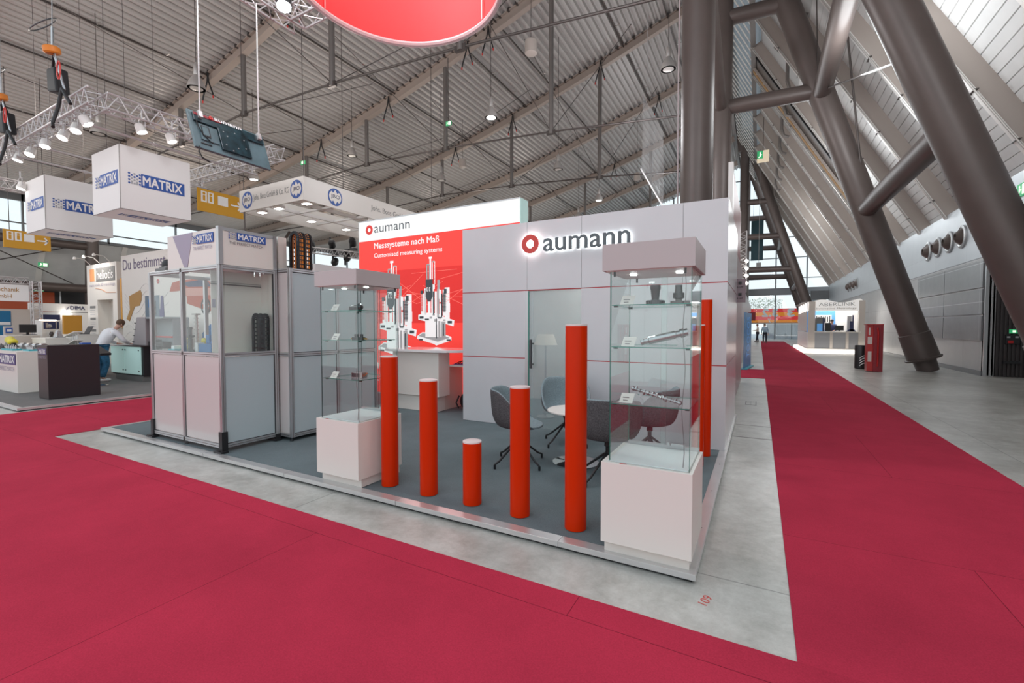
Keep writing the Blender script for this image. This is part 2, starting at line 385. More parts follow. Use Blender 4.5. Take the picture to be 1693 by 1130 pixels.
GL = {}
def glyphs(s, bold=0.0, depth=0.0):
    key = (s, bold, depth)
    if key in GL: return GL[key]
    cu = bpy.data.curves.new('txt', 'FONT'); cu.body = s; cu.size = 1; cu.offset = bold; cu.extrude = depth; cu.resolution_u = 4
    o = bpy.data.objects.new('txt', cu); C.objects.link(o)
    bpy.context.view_layer.update()
    me = bpy.data.meshes.new_from_object(o.evaluated_get(bpy.context.evaluated_depsgraph_get()))
    vs = [v.co.copy() for v in me.vertices]; fs = [tuple(p.vertices) for p in me.polygons]
    bpy.data.objects.remove(o); bpy.data.curves.remove(cu); bpy.data.meshes.remove(me)
    GL[key] = (vs, fs); return GL[key]
FR = (Vector((1, 0, 0)), Vector((0, 0, 1)))      # face towards -Y
RT = (Vector((0, 1, 0)), Vector((0, 0, 1)))      # face towards +X
def text(name, s, org, uv, Wd, Ht, m, parent, depth=.004, bold=0.0, mirror=False):
    """lettering filling Wd x Ht with its lower left corner at org, lying on the plane uv"""
    u, v = uv; n = u.cross(v)
    vs, fs = glyphs(s, 0.0, .5 if depth > .006 else 0.0)
    x0 = min(p.x for p in vs); x1 = max(p.x for p in vs); y0 = min(p.y for p in vs); y1 = max(p.y for p in vs)
    out = []
    for p in vs:
        a = (p.x - x0) / (x1 - x0)
        if mirror: a = 1 - a
        out.append(Vector(org) + u * a * Wd + v * (p.y - y0) / max(1e-6, y1 - y0) * Ht + n * (p.z * depth if depth > .006 else 0.0))
    fl = [tuple(reversed(f)) if mirror else f for f in fs]; b = MB(); b.add(out, fl)
    if bold:
        e = bold * Wd / (x1 - x0); e2 = bold * Ht / max(1e-6, y1 - y0)
        for k, (sx, sy) in enumerate(((1, 0), (-1, 0), (0, 1), (0, -1))): b.add([p + u * sx * e + v * sy * e2 + n * .0003 * (k + 1) for p in out], fl)
    return b.build(name, m, parent)
def plate(b, org, uv, a0, a1, c0, c1, t=.004, mi=0):
    u, v = uv; n = u.cross(v); o = Vector(org)
    return b.prism([o + u * a0 + v * c0, o + u * a1 + v * c0, o + u * a1 + v * c1, o + u * a0 + v * c1], n * t, mi)
def disc(b, org, uv, a, c, r, r2=None, t=.004, n=20, mi=0, a1=2 * math.pi, a0=0):
    u, v = uv; nn = u.cross(v); o = Vector(org); r2 = r2 or r
    return b.prism([o + u * (a + r * math.cos(a0 + (a1 - a0) * k / n)) + v * (c + r2 * math.sin(a0 + (a1 - a0) * k / n)) for k in range(n)], nn * t, mi)
def ringplate(b, org, uv, a, c, ro, ri, t, n=40, mi=0):
    u, v = uv; nn = u.cross(v); o = Vector(org); vs = []; fs = []
    for rr, tt in ((ro, 0), (ro, t), (ri, t), (ri, 0)):
        for k in range(n):
            q = 2 * math.pi * k / n; vs.append(o + u * (a + rr * math.cos(q)) + v * (c + rr * math.sin(q)) + nn * tt)
    for i in range(4):
        for k in range(n):
            j = (k + 1) % n; i2 = (i + 1) % 4; fs.append((i * n + k, i * n + j, i2 * n + j, i2 * n + k))
    return b.add(vs, fs, mi)
def logo(org, uv, Wd, Ht, parent, strap=0.0, strapmat='txt', colr='mblue', dots=True, eps=.004):
    u, v = uv; n = u.cross(v); o = Vector(org) + n * eps
    dw = Wd * .22 if dots else 0
    b = MB(); plate(b, o, uv, dw, Wd, 0, Ht, .003)
    if dots:
        r = Ht * .078
        for col in range(5):
            for row in range(4):
                yy = Ht * (.14 + .24 * row) - (Ht * .12 if col % 2 else 0) * (1 if row else 0)
                mi = 0 if (col in (0, 4) or row + (col == 2) == 3) else 1
                disc(b, o, uv, dw * (.1 + .2 * col), yy, r, n=6, t=.003, mi=mi)
    b.build('logo_panel', [colr, 'plain'], parent)
    text('lettering', 'MATRIX', o + n * .005 + u * (dw + Wd * .03) + v * Ht * .16, uv, (Wd - dw) * .90, Ht * .68, 'whitep', parent, bold=.03)
    if strap: text('strapline', 'THE PERFECT MATCH', o + u * dw * .1 - v * (Ht * .62), uv, Wd * .9, strap, strapmat, parent)

# ================================================================== THE HALL
def zroof(x): return .00388 * x * x + .3974 * x + 21.42
# floor and carpets
b = MB(); b.box(-53, 9.5, -6, 64, -.3, 0); struct(b.build('floor', 'concrete'))
b = MB(); b.box(-60, 40, 64, 110, -.4, -.12); struct(b.build('floor_outside', 'outside'))
b = MB()
b.box(-40, 2.25, -6, 2.40, .002, .008)
o = b.build('red_carpet', 'carpet'); tag(o, 'wide red carpet filling the aisle in front of the platform', 'carpet', 'red aisle carpets')
b = MB(); b.box(.18, 2.25, 2.40, 53.3, .002, .008)
o = b.build('red_carpet', 'carpet'); tag(o, 'long red carpet runner down the aisle towards the glazed end wall', 'carpet', 'red aisle carpets')
b = MB(); b.box(-11.6, -8.66, 2.40, 40, .002, .008)
o = b.build('red_carpet', 'carpet'); tag(o, 'red carpet strip between the grey platform and the stand with hanging cubes', 'carpet', 'red aisle carpets')
b = MB(); b.box(-8.6, .18, 15.2, 18.3, .002, .008)
o = b.build('red_carpet', 'carpet'); tag(o, 'red side carpet branching off the long runner beyond the white booth wall', 'carpet', 'red aisle carpets')
# floor seams on the bare concrete beside the booth
b = MB(); b.box(-.30, .18, 7.02, 7.06, .0005, .002); b.box(-.30, .18, 7.9, 7.93, .0005, .002); struct(b.build('trim_1', 'hanger'))
b = MB(); b.box(-.22, -.02, 10.0, 10.5, .0005, .003); b.box(-.2, -.04, 10.02, 10.48, .003, .004, 1); struct(b.build('trim_2', ['hanger', 'concrete']))
text('floor_number', '109', (-.23, 2.66, .001), (Vector((.25, .95, 0)).normalized(), Vector((-.95, .25, 0)).normalized()), .10, .05, 'rlogo', None, .001)
tag(bpy.data.objects['floor_number'], 'small red number painted on the concrete beside the platform corner', 'floor marking')

# hanging roof: trapezoid decking as real geometry, ribs running along the hall
b = MB(); pr = []; x = -49.0; per = .34
while x < -2.0:
    for dx, dz in ((0, 0), (.12, 0), (.16, .16), (.30, .16)): pr.append((x + dx, zroof(x + dx) + dz + .25))
    x += per
y0r, y1r = -1.0, 62.0; n = len(pr)
b.add([(p[0], y0r, p[1]) for p in pr] + [(p[0], y1r, p[1]) for p in pr], [(i, i + 1, n + i + 1, n + i) for i in range(n - 1)])
struct(b.build('ceiling', 'roof'), 'ribbed metal roof deck sagging across the hall')
b = MB()
top = [(p[0], p[1] + .35) for p in pr[::16]] + [(pr[-1][0], pr[-1][1] + .35)]; n = len(top)
b.add([(p[0], y0r, p[1]) for p in top] + [(p[0], y1r, p[1]) for p in top], [(n + i, n + i + 1, i + 1, i) for i in range(n - 1)])
struct(b.build('ceiling_insulation', 'roof'))
BY = [5.3 + 7.63 * i for i in range(8)]
for i, by in enumerate(BY):
    b = MB(); xs = [-49 + i2 * 1.5 for i2 in range(32)]
    for k in range(len(xs) - 1):
        a = (xs[k], by, zroof(xs[k])); c = (xs[k + 1], by, zroof(xs[k + 1]))
        b.beam((a[0], by, a[2] + .22), (c[0], by, c[2] + .22), .30, .05, 0)
        b.beam((a[0], by, a[2] - .03), (c[0], by, c[2] - .03), .07, .46, 0)
        b.beam((a[0], by, a[2] - .27), (c[0], by, c[2] - .27), .30, .05, 1)
        for t_ in range(3):
            xx = xs[k] + .5 * t_; b.box(xx, xx + .12, by - .17, by + .17, zroof(xx) + .20, zroof(xx) + .36, 2)
    struct(b.build('ceiling_beam', ['beam', 'beam', 'rod']), 'brown steel beam carrying the ribbed roof')
# tension rods and hangers below every second beam
for i, by in enumerate(BY):
    if i not in (1, 2, 3, 5): continue
    zr = lambda x: 10.45 - .0585 * (x + 3) if x > -22 else 11.55 + .02 * (x + 22)
    b = MB(); pts = [(-46, by, zroof(-46) - .3), (-34, by, 11.0), (-21.6, by, 11.68), (-15.5, by, 11.5), (-9.1, by, 11.1), (-1.6, by, 10.4)]
    b.path(pts, .045, 8, 0)
    for hx in (-34, -27.3, -21.6, -15.5, -9.1):
        zb = 11.68 if hx == -21.6 else 11.5 if hx == -15.5 else 11.1 if hx == -9.1 else 11.0 if hx == -34 else 11.33
        b.tube((hx, by, zb - .12), (hx, by, zroof(hx) - .3), .12, 12, 1)
        b.box(hx - .22, hx + .22, by - .06, by + .06, zb - .14, zb + .06, 0)
        b.tube((hx, by, zb), (hx + 2.4, by + 5.8, zroof(hx + 2.4) - .1), .018, 6, 0)
        b.tube((hx, by, zb), (hx - 2.4, by - 5.8, zroof(hx - 2.4) - .1), .018, 6, 0)
    struct(b.build('ceiling_tie_rod', ['rod', 'hanger'], smooth=True), 'tension rod with round hangers below a roof beam')
# dark conduits and purlin rails along the deck
for i, cx in enumerate((-40, -33.5, -28, -24.5, -19.2, -14.3, -12.2, -7.6, -5.0)):
    b = MB(); z = zroof(cx) + .16; b.beam((cx, -1, z), (cx, 61, z), .07, .06, 0)
    for k in range(24): b.box(cx + .05, cx + .34, 1 + 2.5 * k, 1.05 + 2.5 * k, z - .01, z + .03, 1)
    struct(b.build('ceiling_conduit', ['rod', 'lampbody']))
# steep roof slope on the aisle side
RP = [(x_, 5.62 + 1.74 * (6.15 - x_)) for x_ in (6.15, 5.2, 4.2, 3.2, 2.2, 1.2, .2, -.6)]
def offp(P, d):
    out = []
    for i, p in enumerate(P):
        a = Vector(P[max(i - 1, 0)]); c = Vector(P[min(i + 1, len(P) - 1)]); t_ = (c - a).normalized(); out.append((p[0] + t_.y * d, p[1] - t_.x * d))
    return out
OUT = offp(RP, .50)
def seg_profile(P, step, amp):
    out = []
    for i in range(len(P) - 1):
        a, c = Vector(P[i]), Vector(P[i + 1]); L = (c - a).length; k = max(1, int(L / step)); nn = Vector(((c - a).y, -(c - a).x)).normalized()
        for j in range(k):
            q = a + (c - a) * j / k; q2 = a + (c - a) * (j + .90) / k; q3 = a + (c - a) * (j + .95) / k
            out += [q, q2, q3 + nn * amp]
    out.append(Vector(P[-1])); return out
b = MB(); SP = seg_profile(OUT[:6], .30, .035); n = len(SP)
b.add([(p[0], y0r, p[1]) for p in SP] + [(p[0], 55.4, p[1]) for p in SP], [(n + i, n + i + 1, i + 1, i) for i in range(n - 1)])
struct(b.build('ceiling_slope', 'roof2'), 'steep cream roof slope with fine panel joints')
b = MB(); SP = OUT[5:]; n = len(SP)
b.add([(p[0], y0r, p[1]) for p in SP] + [(p[0], 55.4, p[1]) for p in SP], [(n + i, n + i + 1, i + 1, i) for i in range(n - 1)])
struct(b.build('ceiling_blinds', 'blind'))
ry = [16.56 - 3.23 * 5 + 3.23 * i for i in range(18)]
for i, yy in enumerate(ry):
    if yy > 55.6: continue
    b = MB(); IN = RP
    for k in range(len(RP) - 1):
        a, c = RP[k], RP[k + 1]; ao, co = OUT[k], OUT[k + 1]
        b.add([(a[0], yy - .09, a[1]), (a[0], yy + .09, a[1]), (c[0], yy + .09, c[1]), (c[0], yy - .09, c[1]),
               (ao[0], yy - .09, ao[1]), (ao[0], yy + .09, ao[1]), (co[0], yy + .09, co[1]), (co[0], yy - .09, co[1])],
              [(0, 1, 2, 3), (0, 3, 7, 4), (1, 5, 6, 2)], 0)
        I2 = offp(RP, .0); tx = Vector((c[0] - a[0], 0, c[1] - a[1])).normalized()
        b.beam((a[0], yy, a[1]), (c[0], yy, c[1]), .20, .05, 1, upv=(tx.z, 0, -tx.x))
        b.tube((a[0] - .08, yy - .20, a[1]), (c[0] - .08, yy - .20, c[1]), .025, 6, 2)
    for k in range(7):
        f = (k + .5) / 7 * (len(RP) - 2); q = int(f); g = f - q; px_, pz_ = RP[q][0] + (RP[q + 1][0] - RP[q][0]) * g, RP[q][1] + (RP[q + 1][1] - RP[q][1]) * g
        b.box(px_ - .07, px_ + .02, yy - .22, yy + .18, pz_ - .01, pz_ + .01, 3)
    struct(b.build('ceiling_rafter', ['rafter', 'rafterw', 'lampbody', 'rod']), 'pale rafter on the steep roof slope')
    if 2 < i < 17:   # short vertical downpipes on the blinds
        b = MB(); p0 = RP[5]; p1 = RP[6]
        b.path([(p0[0] + .28, yy + 1.6, p0[1] - .5), (p0[0] + .0, yy + 1.6, p0[1] - .35), (p0[0] - .12, yy + 1.6, p0[1] + .1), (p0[0] - .12, yy + 1.6, p0[1] + 1.3), (p1[0] + .3, yy + 1.6, p1[1] + .3)], .09, 12, 0)
        struct(b.build('ceiling_pipe', 'hanger', smooth=True))
# dark open bay with a cable tray climbing the slope
b = MB()
for k in range(len(RP) - 1):
    a, c = RP[k], RP[k + 1]; ao, co = OUT[k], OUT[k + 1]; tx = Vector((c[0] - a[0], 0, c[1] - a[1])).normalized(); up_ = (tx.z, 0, -tx.x)
    f = lambda p, q, w_: (p[0] + (q[0] - p[0]) * w_, p[1] + (q[1] - p[1]) * w_)
    m0, m1 = f(a, ao, .45), f(c, co, .45)
    b.beam((m0[0], 31.08, m0[1]), (m1[0], 31.08, m1[1]), 2.7, .06, 0, upv=up_)
    b.beam((m0[0], 30.6, m0[1] - .1), (m1[0], 30.6, m1[1] - .1), .06, .10, 3, upv=up_)
    m0, m1 = f(a, ao, .12), f(c, co, .12)
    b.beam((m0[0], 32.18, m0[1]), (m1[0], 32.18, m1[1]), .30, .10, 2, upv=up_); b.beam((m0[0], 31.78, m0[1]), (m1[0], 31.78, m1[1]), .05, .12, 1, upv=up_)
    L = (Vector(c) - Vector(a)).length; kk = int(L / .6)
    for j in range(kk):
        q = (j + .5) / kk; b.box(m0[0] + (m1[0] - m0[0]) * q - .06, m0[0] + (m1[0] - m0[0]) * q + .0, 31.73, 32.43, m0[1] + (m1[1] - m0[1]) * q, m0[1] + (m1[1] - m0[1]) * q + .04, 1)
struct(b.build('trim_3', ['hanger', 'rafter', mat('ochre_cable', (.38, .22, .09), .6), 'black']), 'dark open bay with an ochre cable climbing the roof slope')
# ridge skylight bars
for k in range(60):
    yy = 3 + k * .9; b = MB(); b.tube((-2.15, yy, zroof(-2.1) - .3), (-.65, yy, 17.45), .035, 6); struct(b.build('ceiling_bar', 'rafterw'))
b = MB(); b.beam((-2.05, -1, 20.75), (-2.05, 62, 20.75), .3, .5); b.beam((-.55, -1, 17.5), (-.55, 55.4, 17.5), .25, .3); struct(b.build('ceiling_ridge_rail', 'hanger'))
b = MB(); b.prism([(-2.1, -1, 20.9), (.10, -1, 17.72), (.12, -1, 17.74), (-2.08, -1, 20.92)], (0, 56.4, 0)); struct(b.build('window_4', glass_mat('ridge_glazing', (.8, .85, .88), .1, .12, .62, (.30, .34, .36))), 'grey ridge skylight between the two roofs')
# right wall
b = MB(); b.box(6.15, 6.35, 19.25, 55.4, 0, 3.72, 0); b.box(6.16, 6.35, 19.25, 55.4, 3.74, 5.75, 1); b.box(6.16, 6.35, -1, 19.25, 4.75, 5.75, 1)
b.box(6.145, 6.36, 19.2, 55.4, 3.72, 3.745, 2)
struct(b.build('wall_right', ['wmetal', 'wlight', 'mull']), 'brushed metal wall panels under a pale band')
b = MB()
for k, (za, zb) in enumerate(((1.10, 1.88), (1.94, 2.72), (2.78, 3.62))):
    b.box(6.10, 6.15, 19.45, 22.75, za, zb); b.box(6.10, 6.15, 22.8, 26.0, za, zb)
struct(b.build('wall_right_grating', 'wgrate'), 'perforated grey panels on the metal wall')
b = MB(); b.box(6.08, 6.15, 19.3, 55.4, 0, .14); struct(b.build('baseboard_right', 'mull'))
# recess with the dark ribbed wall
b = MB(); b.box(6.15, 9.4, 19.30, 19.5, 0, 4.8, 0)
x = 6.2
while x < 9.3: b.box(x, x + .045, 19.25, 19.30, .03, 4.7, 0); x += .09
b.box(9.3, 9.5, -1, 19.5, 0, 4.8, 0)
struct(b.build('wall_recess', 'ribd'), 'dark vertically ribbed wall in the exit recess')
b = MB(); b.box(6.15, 9.5, -1, 19.5, 4.72, 4.80); struct(b.build('ceiling_recess', 'colm'))
b = MB(); b.box(6.10, 6.18, 19.20, 19.27, 0, 4.75); struct(b.build('trim_4', 'alu'))
t = thing('door_control', (6.72, 19.24, .9), 'emergency exit control box with red button under a green sign on dark ribs', 'control box')
b = MB(); b.box(6.57, 6.88, 19.17, 19.245, 1.02, 1.30); b.build('housing', 'black', t, bev=.006)
b = MB(); b.box(6.61, 6.73, 19.15, 19.17, 1.04, 1.12); b.build('red_button', 'firered', t)
b = MB(); b.box(6.59, 6.66, 19.155, 19.17, 1.20, 1.25); b.box(6.77, 6.84, 19.155, 19.17, 1.20, 1.25); b.build('key_switch', 'alu', t)
b = MB(); b.box(6.66, 6.86, 19.20, 19.245, 1.34, 1.46); b.build('green_sign', 'green', t)
b = MB(); b.box(6.72, 6.79, 19.195, 19.2, 1.37, 1.43); b.build('arrow', 'signw', t)
b = MB(); b.box(6.54, 6.90, 19.18, 19.245, .42, .50); b.build('vent_slot', 'black', t)
def exit_sign(name, c, w, h, nrm, label, cable=None):
    t = thing(name, c, label, 'exit sign', 'green exit signs'); u = Vector((nrm[1], -nrm[0], 0)) * -1; v = Vector((0, 0, 1)); o_ = Vector(c) - u * w / 2
    b = MB(); b.prism([o_, o_ + u * w, o_ + u * w + v * h, o_ + v * h], -Vector(nrm) * .06); b.build('sign_body', 'green', t)
    b = MB(); n_ = Vector(nrm)
    o2 = o_ + n_ * .003
    uv = (u, v)
    plate(b, o2, uv, w * .50, w * .94, h * .12, h * .88, .003)
    disc(b, o2, uv, w * .28, h * .74, h * .10, t=.003); plate(b, o2, uv, w * .22, w * .32, h * .30, h * .62, .003)
    plate(b, o2, uv, w * .12, w * .24, h * .14, h * .30, .003); plate(b, o2, uv, w * .30, w * .42, h * .44, h * .52, .003)
    b.build('pictogram', 'signw', t)
    if cable:
        b = MB(); b.tube(Vector(c) + Vector((0, 0, h)), (c[0], c[1], cable), .02, 6); b.build('cable', 'rod', t)
    return t
exit_sign('exit_sign', (6.12, 17.25, 5.06), .62, .34, (-1, 0, 0), 'lit green exit sign on the pale band above the recess')
exit_sign('exit_sign', (.05, 37, 13.5), .75, .55, (0, -1, 0), 'green and white exit sign hanging on a cable beside the steep roof slope', 16.4)
exit_sign('exit_sign', (-14.6, 19.6, 12.2), .34, .22, (0, -1, 0), 'small green exit sign hanging among the roof hangers above the white booth', 15.7)
exit_sign('exit_sign', (-24.0, 17.8, 11.2), .34, .22, (0, -1, 0), 'small green exit sign hanging above the round logo fascia', 13.9)
# ventilation horns on the right wall
t = [o for o in C.objects if o.name.startswith('exit_sign') and abs(o.location.x - .05) < .01][0]
b = MB(); b.box(.05 - .375, .05 + .375, 36.98, 37.04, 13.22, 13.5); b.box(.05, .43, 36.975, 36.999, 13.5, 14.05); b.build('cream_panel', mat('cream_plate', (.78, .66, .5), .5, emit=.25, ecol=(1, .85, .6)), t)
def horn(y, label):
    t = thing('vent_horn', (6.15, y, 4.67), label, 'vent', 'round horn vents on the pale wall band')
    b = MB(); b.lathe([(.40, 0), (.40, .05), (.33, .07), (.30, .05)], (6.16, y, 4.67), 28, axis=(-1, 0, 0)); b.build('flange', 'alu', t, smooth=True)
    b = MB(); b.lathe([(.30, .03), (.16, .20), (.14, .21), (.12, .20), (.10, .08)], (6.16, y, 4.67), 28, axis=(-1, 0, 0)); b.build('horn', 'colm', t, smooth=True)
for k, y in enumerate((21.37, 22.56, 23.78, 24.95)):
    horn(y, ('round brown horn vent on the pale band, nearest the slanted near column', 'second round horn vent counting from the near column', 'third round horn vent counting from the near column', 'round brown horn vent at the far end of the near row of four')[k])
for k, y in enumerate((40.5, 41.7, 42.9, 44.1)):
    horn(y, 'brown horn vent in the far row above the glowing corner stand')

# A-frames
def tilt_x(z, y=20.5): return 5.53 - .36 * z if y < 15 else 5.15 - .318 * z
def aframe(y, label, near=False):
    b = MB(); b.tube((tilt_x(.75, y), y, .75), (tilt_x(20.3, y), y, 20.3), .415, 40, 0)
    b.build('column_leg', 'colm', None, smooth=True); struct(bpy.context.scene.objects[-1] if False else bpy.data.objects[max(i for i, o in enumerate(bpy.data.objects) if o.name.startswith('column_leg'))] if False else LAST(), label)
    d = Vector((-.36 if y < 15 else -.318, 0, 1)).normalized()
    b = MB(); p = Vector((tilt_x(.1, y), y, .1))
    b.lathe([(.30, -.1), (.32, .3), (.50, .32), (.52, .38), (.46, .40), (.445, 1.25), (.42, 1.27)], p, 36, 0, axis=d)
    b.build('column_foot', 'colm', None, smooth=True); struct(LAST(), 'flared foot collar of a slanted column')
    b = MB(); b.tube((-1.5, y, 0), (-1.5, y, 20.2), .40, 40, 0); b.build('column_post', 'colm', None, smooth=True); struct(LAST(), 'round upright brown column')
    b = MB(); b.prism([(-2.1, y - .3, 18.9), (-.5, y - .3, 18.9), (-.9, y - .3, 21.0), (-2.3, y - .3, 21.3)], (0, .6, 0)); b.build('column_head', 'colm', None, bev=.1); struct(LAST())
    for z in ((10.45, 14.0) if near else (7.2, 10.45, 13.9)):
        b = MB(); b.tube((-1.45, y, z), (tilt_x(z, y), y, z - .1), .29, 28); b.build('column_brace', 'colm', None, smooth=True); struct(LAST(), 'horizontal tube between upright and slanted column')
def LAST(): return C.objects[-1]
for y in (12.8, 20.5): aframe(y, 'thick slanted brown steel column', True)
for y in (51.0, 58.7): aframe(y, 'far slanted steel column before the glazing')
for ya, yb in ((12.8, 20.5), (51, 58.7)):
    for z in (5.75, 10.2):
        b = MB(); b.tube((tilt_x(z, ya), ya, z), (tilt_x(z, yb), yb, z), .30, 28); b.build('column_brace', 'colm', None, smooth=True); struct(LAST(), 'tube linking the two slanted columns')
    b = MB(); b.tube((-1.5, ya, 12.6), (-1.5, yb, 10.3), .22, 24); b.build('column_brace', 'colm', None, smooth=True); struct(LAST())
b = MB(); b.tube((tilt_x(10.3), 20.4, 10.3), (tilt_x(7.4, 12.9), 12.9, 7.4), .028, 8); b.tube((tilt_x(6), 20.3, 5.9), (tilt_x(9) - .2, 19.6, 16), .035, 8)
b.tube((tilt_x(10.4) - .1, 20.1, 10.4), (tilt_x(10.4) - .3, 20.1, 17), .02, 8); struct(b.build('column_tie', 'rod', smooth=True), 'thin diagonal tie rod between the slanted columns')
b = MB(); b.path([(-1.93, 12.62, 3.0), (-1.95, 12.6, 8), (-1.93, 12.6, 14), (-1.93, 12.6, 19)], .02, 6); struct(b.build('column_conduit', 'pwall', smooth=True), 'thin pale conduit running up the round column')
# small swinging bracket near the column: folded clear banner
t = thing('clear_banner', (-4.6, 21.5, 9.4), 'crumpled clear plastic banner hanging beside the tall round column', 'banner')
b = MB(); pts = []
for i in range(7):
    for j in range(9): pts.append((-4.9 + i * .16, 21.5 + .10 * math.sin(i * 1.9 + j * .5), 12.3 - j * .42 - .33 * i))
b.add(pts, [(i * 9 + j, i * 9 + j + 1, (i + 1) * 9 + j + 1, (i + 1) * 9 + j) for i in range(6) for j in range(8)]); b.build('sheet', glass_mat('clear_plastic', (.9, .9, .9), .05, .12, .25, (.7, .7, .7)), t, smooth=True)
b = MB(); b.beam((-4.95, 21.5, 8.9), (-3.9, 21.5, 6.95), .06, .06); b.tube((-4.7, 21.5, 12.3), (-4.7, 21.5, 19), .012, 6); b.build('bottom_rail', 'truss', t)

# far glazed end
b = MB()
for x in (-1.9, 1.65, 4.75, 8.0, -6, -10, -14, -18, -22, -26, -30, -34, -38, -42, -46):
    zt = 22 if x > -2 else zroof(x) + .5
    b.box(x - .07, x + .07, 61.9, 62.1, 0, min(zt, 21.5))
for z in (1.95, 7.2, 9.6, 12.0, 14.4, 16.8, 19.2): b.box(-48, 9.4, 61.93, 62.07, z - .05, z + .05)
b.box(-48, 9.4, 61.7, 62.3, 5.25, 6.05)
struct(b.build('window_1_frame', 'mull'), 'grey mullions of the glazed end wall')
b = MB(); b.box(-2, 9.4, 62.0, 62.02, 0, 22); struct(b.build('window_1', 'sky_glass'), 'tall glazed end wall of the hall')
b = MB(); b.box(-48, -2, 61.95, 62.2, 0, 5.4); struct(b.build('wall_far', 'plain'))
b = MB(); b.box(-48, -2, 62.0, 62.02, 5.4, 21); struct(b.build('window_2', 'sky_glass'))
b = MB(); b.box(4.6, 6.4, 55.4, 55.9, 4.3, 5.2); b.box(5.5, 5.9, 55.4, 55.9, 0, 4.3); b.box(6.15, 9.4, 55.4, 55.8, 0, 5.6); b.box(4.6, 5.6, 55.3, 60, 4.25, 4.45)
struct(b.build('trim_5', 'mull'), 'grey steel portal at the end of the metal wall')
t = thing('gate_banner', (1.6, 65.5, 1.9), 'red and orange striped banner with gate numbers seen from behind through the glazing', 'banner')
b = MB()
for k in range(4): b.add([(-1.2, 65.5, 1.9 + .47 * k), (4.6, 65.5, 1.9 + .47 * k), (4.6, 65.5, 2.37 + .47 * k), (-1.2, 65.5, 2.37 + .47 * k)], [(0, 1, 2, 3)], 0 if k % 2 else 1)
b.build('stripes', ['cloth_r', 'cloth_o'], t)
gl = (Vector((1, 0, 0)), Vector((0, 0, 1)))
text('digits', '3.2', (.35, 65.40, 2.80), gl, 1.65, .92, 'whitep', t, bold=.05, mirror=True)
text('digit', '3', (3.1, 65.40, 2.80), gl, .64, .92, 'whitep', t, bold=.05, mirror=True)
text('gate_number', '7', (.95, 65.40, 2.02), gl, .34, .48, 'whitep', t, bold=.02, mirror=True)
text('gate_word', 'Tor', (1.45, 65.40, 2.28), gl, .36, .15, 'whitep', t, mirror=True); text('gate_word', 'Gate', (1.45, 65.40, 2.02), gl, .46, .17, 'whitep', t, mirror=True)
b = MB(); b.box(4.15, 4.45, 65.46, 65.49, 2.1, 2.4); b.build('patch', 'whitep', t)
b = MB(); b.tube((-1.1, 65.55, 0), (-1.1, 65.55, 3.8), .05, 8); b.tube((4.5, 65.55, 0), (4.5, 65.55, 3.8), .05, 8); b.build('banner_post', 'mull', t)
# tree and paving outside
t = thing('tree', (.6, 75, 0), 'sparse leafy tree outside beyond the end glazing', 'tree')
b = MB(); b.tube((.6, 75, 0), (.6, 75, 4.4), .05, 8, 0, .02)
for k in range(9):
    a = k * .7; b.tube((.6, 75, 3.2 + .15 * k), (.6 + 1.9 * math.cos(a), 75 + math.sin(a), 4.5 + .12 * k), .015, 5)
b.build('trunk', 'bark', t, smooth=True)
b = MB()
for k in range(900):
    a = random.uniform(0, 6.28); r_ = random.uniform(.1, 1) ** .6; c_ = Vector((.6 + 2.3 * r_ * math.cos(a), 75 + 1.3 * r_ * math.sin(a), 4.9 + random.uniform(-1.1, .9) * (1.1 - .5 * r_)))
    u_ = Vector((random.uniform(-1, 1), random.uniform(-1, 1), random.uniform(-.6, .6))).normalized() * .10; w_ = u_.cross(Vector((0, 0, 1))).normalized() * .06
    b.add([c_ - u_, c_ + w_, c_ + u_, c_ - w_], [(0, 1, 2, 3)])
b.build('leaves', 'leaf', t)
b = MB(); b.box(1.7, 1.76, 63.5, 63.56, 0, 1.9); b.box(3.4, 3.46, 63.5, 63.56, 0, 1.9); b.box(.8, 5.0, 63.5, 63.54, 0, 1.85, 1)
o = b.build('glass_screen', ['mull', glass_mat('grey_screen', (.8, .82, .84), .1, .12, .5, (.5, .5, .53))]); tag(o, 'low grey glazed screen outside below the striped banner', 'screen')
for k in range(4):
    b = MB(); b.lathe([(.13, 0), (.09, .05), (.05, .8), (.0, .85)], (2.9 + .0 * k, 64.1 + k * .8, -.12), 12); o = b.build('bollard', 'whitep', None, smooth=True); tag(o, 'small white bollard outside behind the glazing', 'bollard', 'white bollards outside')
b = MB(); b.box(-.9, .25, 54.9, 55.0, 8.6, 12.8); b.tube((-.7, 54.95, 12.8), (-.7, 54.95, 17.0), .02, 6); o = b.build('dark_screen', 'deepblue'); o.data.materials[0] = mat('dark_teal_cloth', (.02, .07, .09), .6)
tag(o, 'dark teal cloth screen hanging in front of the end glazing', 'screen')
b = MB(); b.box(-.30, .06, 44, 44.2, 6.6, 7.0); b.tube((-.12, 44.1, 7.0), (-.12, 44.1, 16.6), .015, 6); o = b.build('hanging_camera', 'greyp'); tag(o, 'tiny grey box hanging in front of the bright end glazing', 'box')

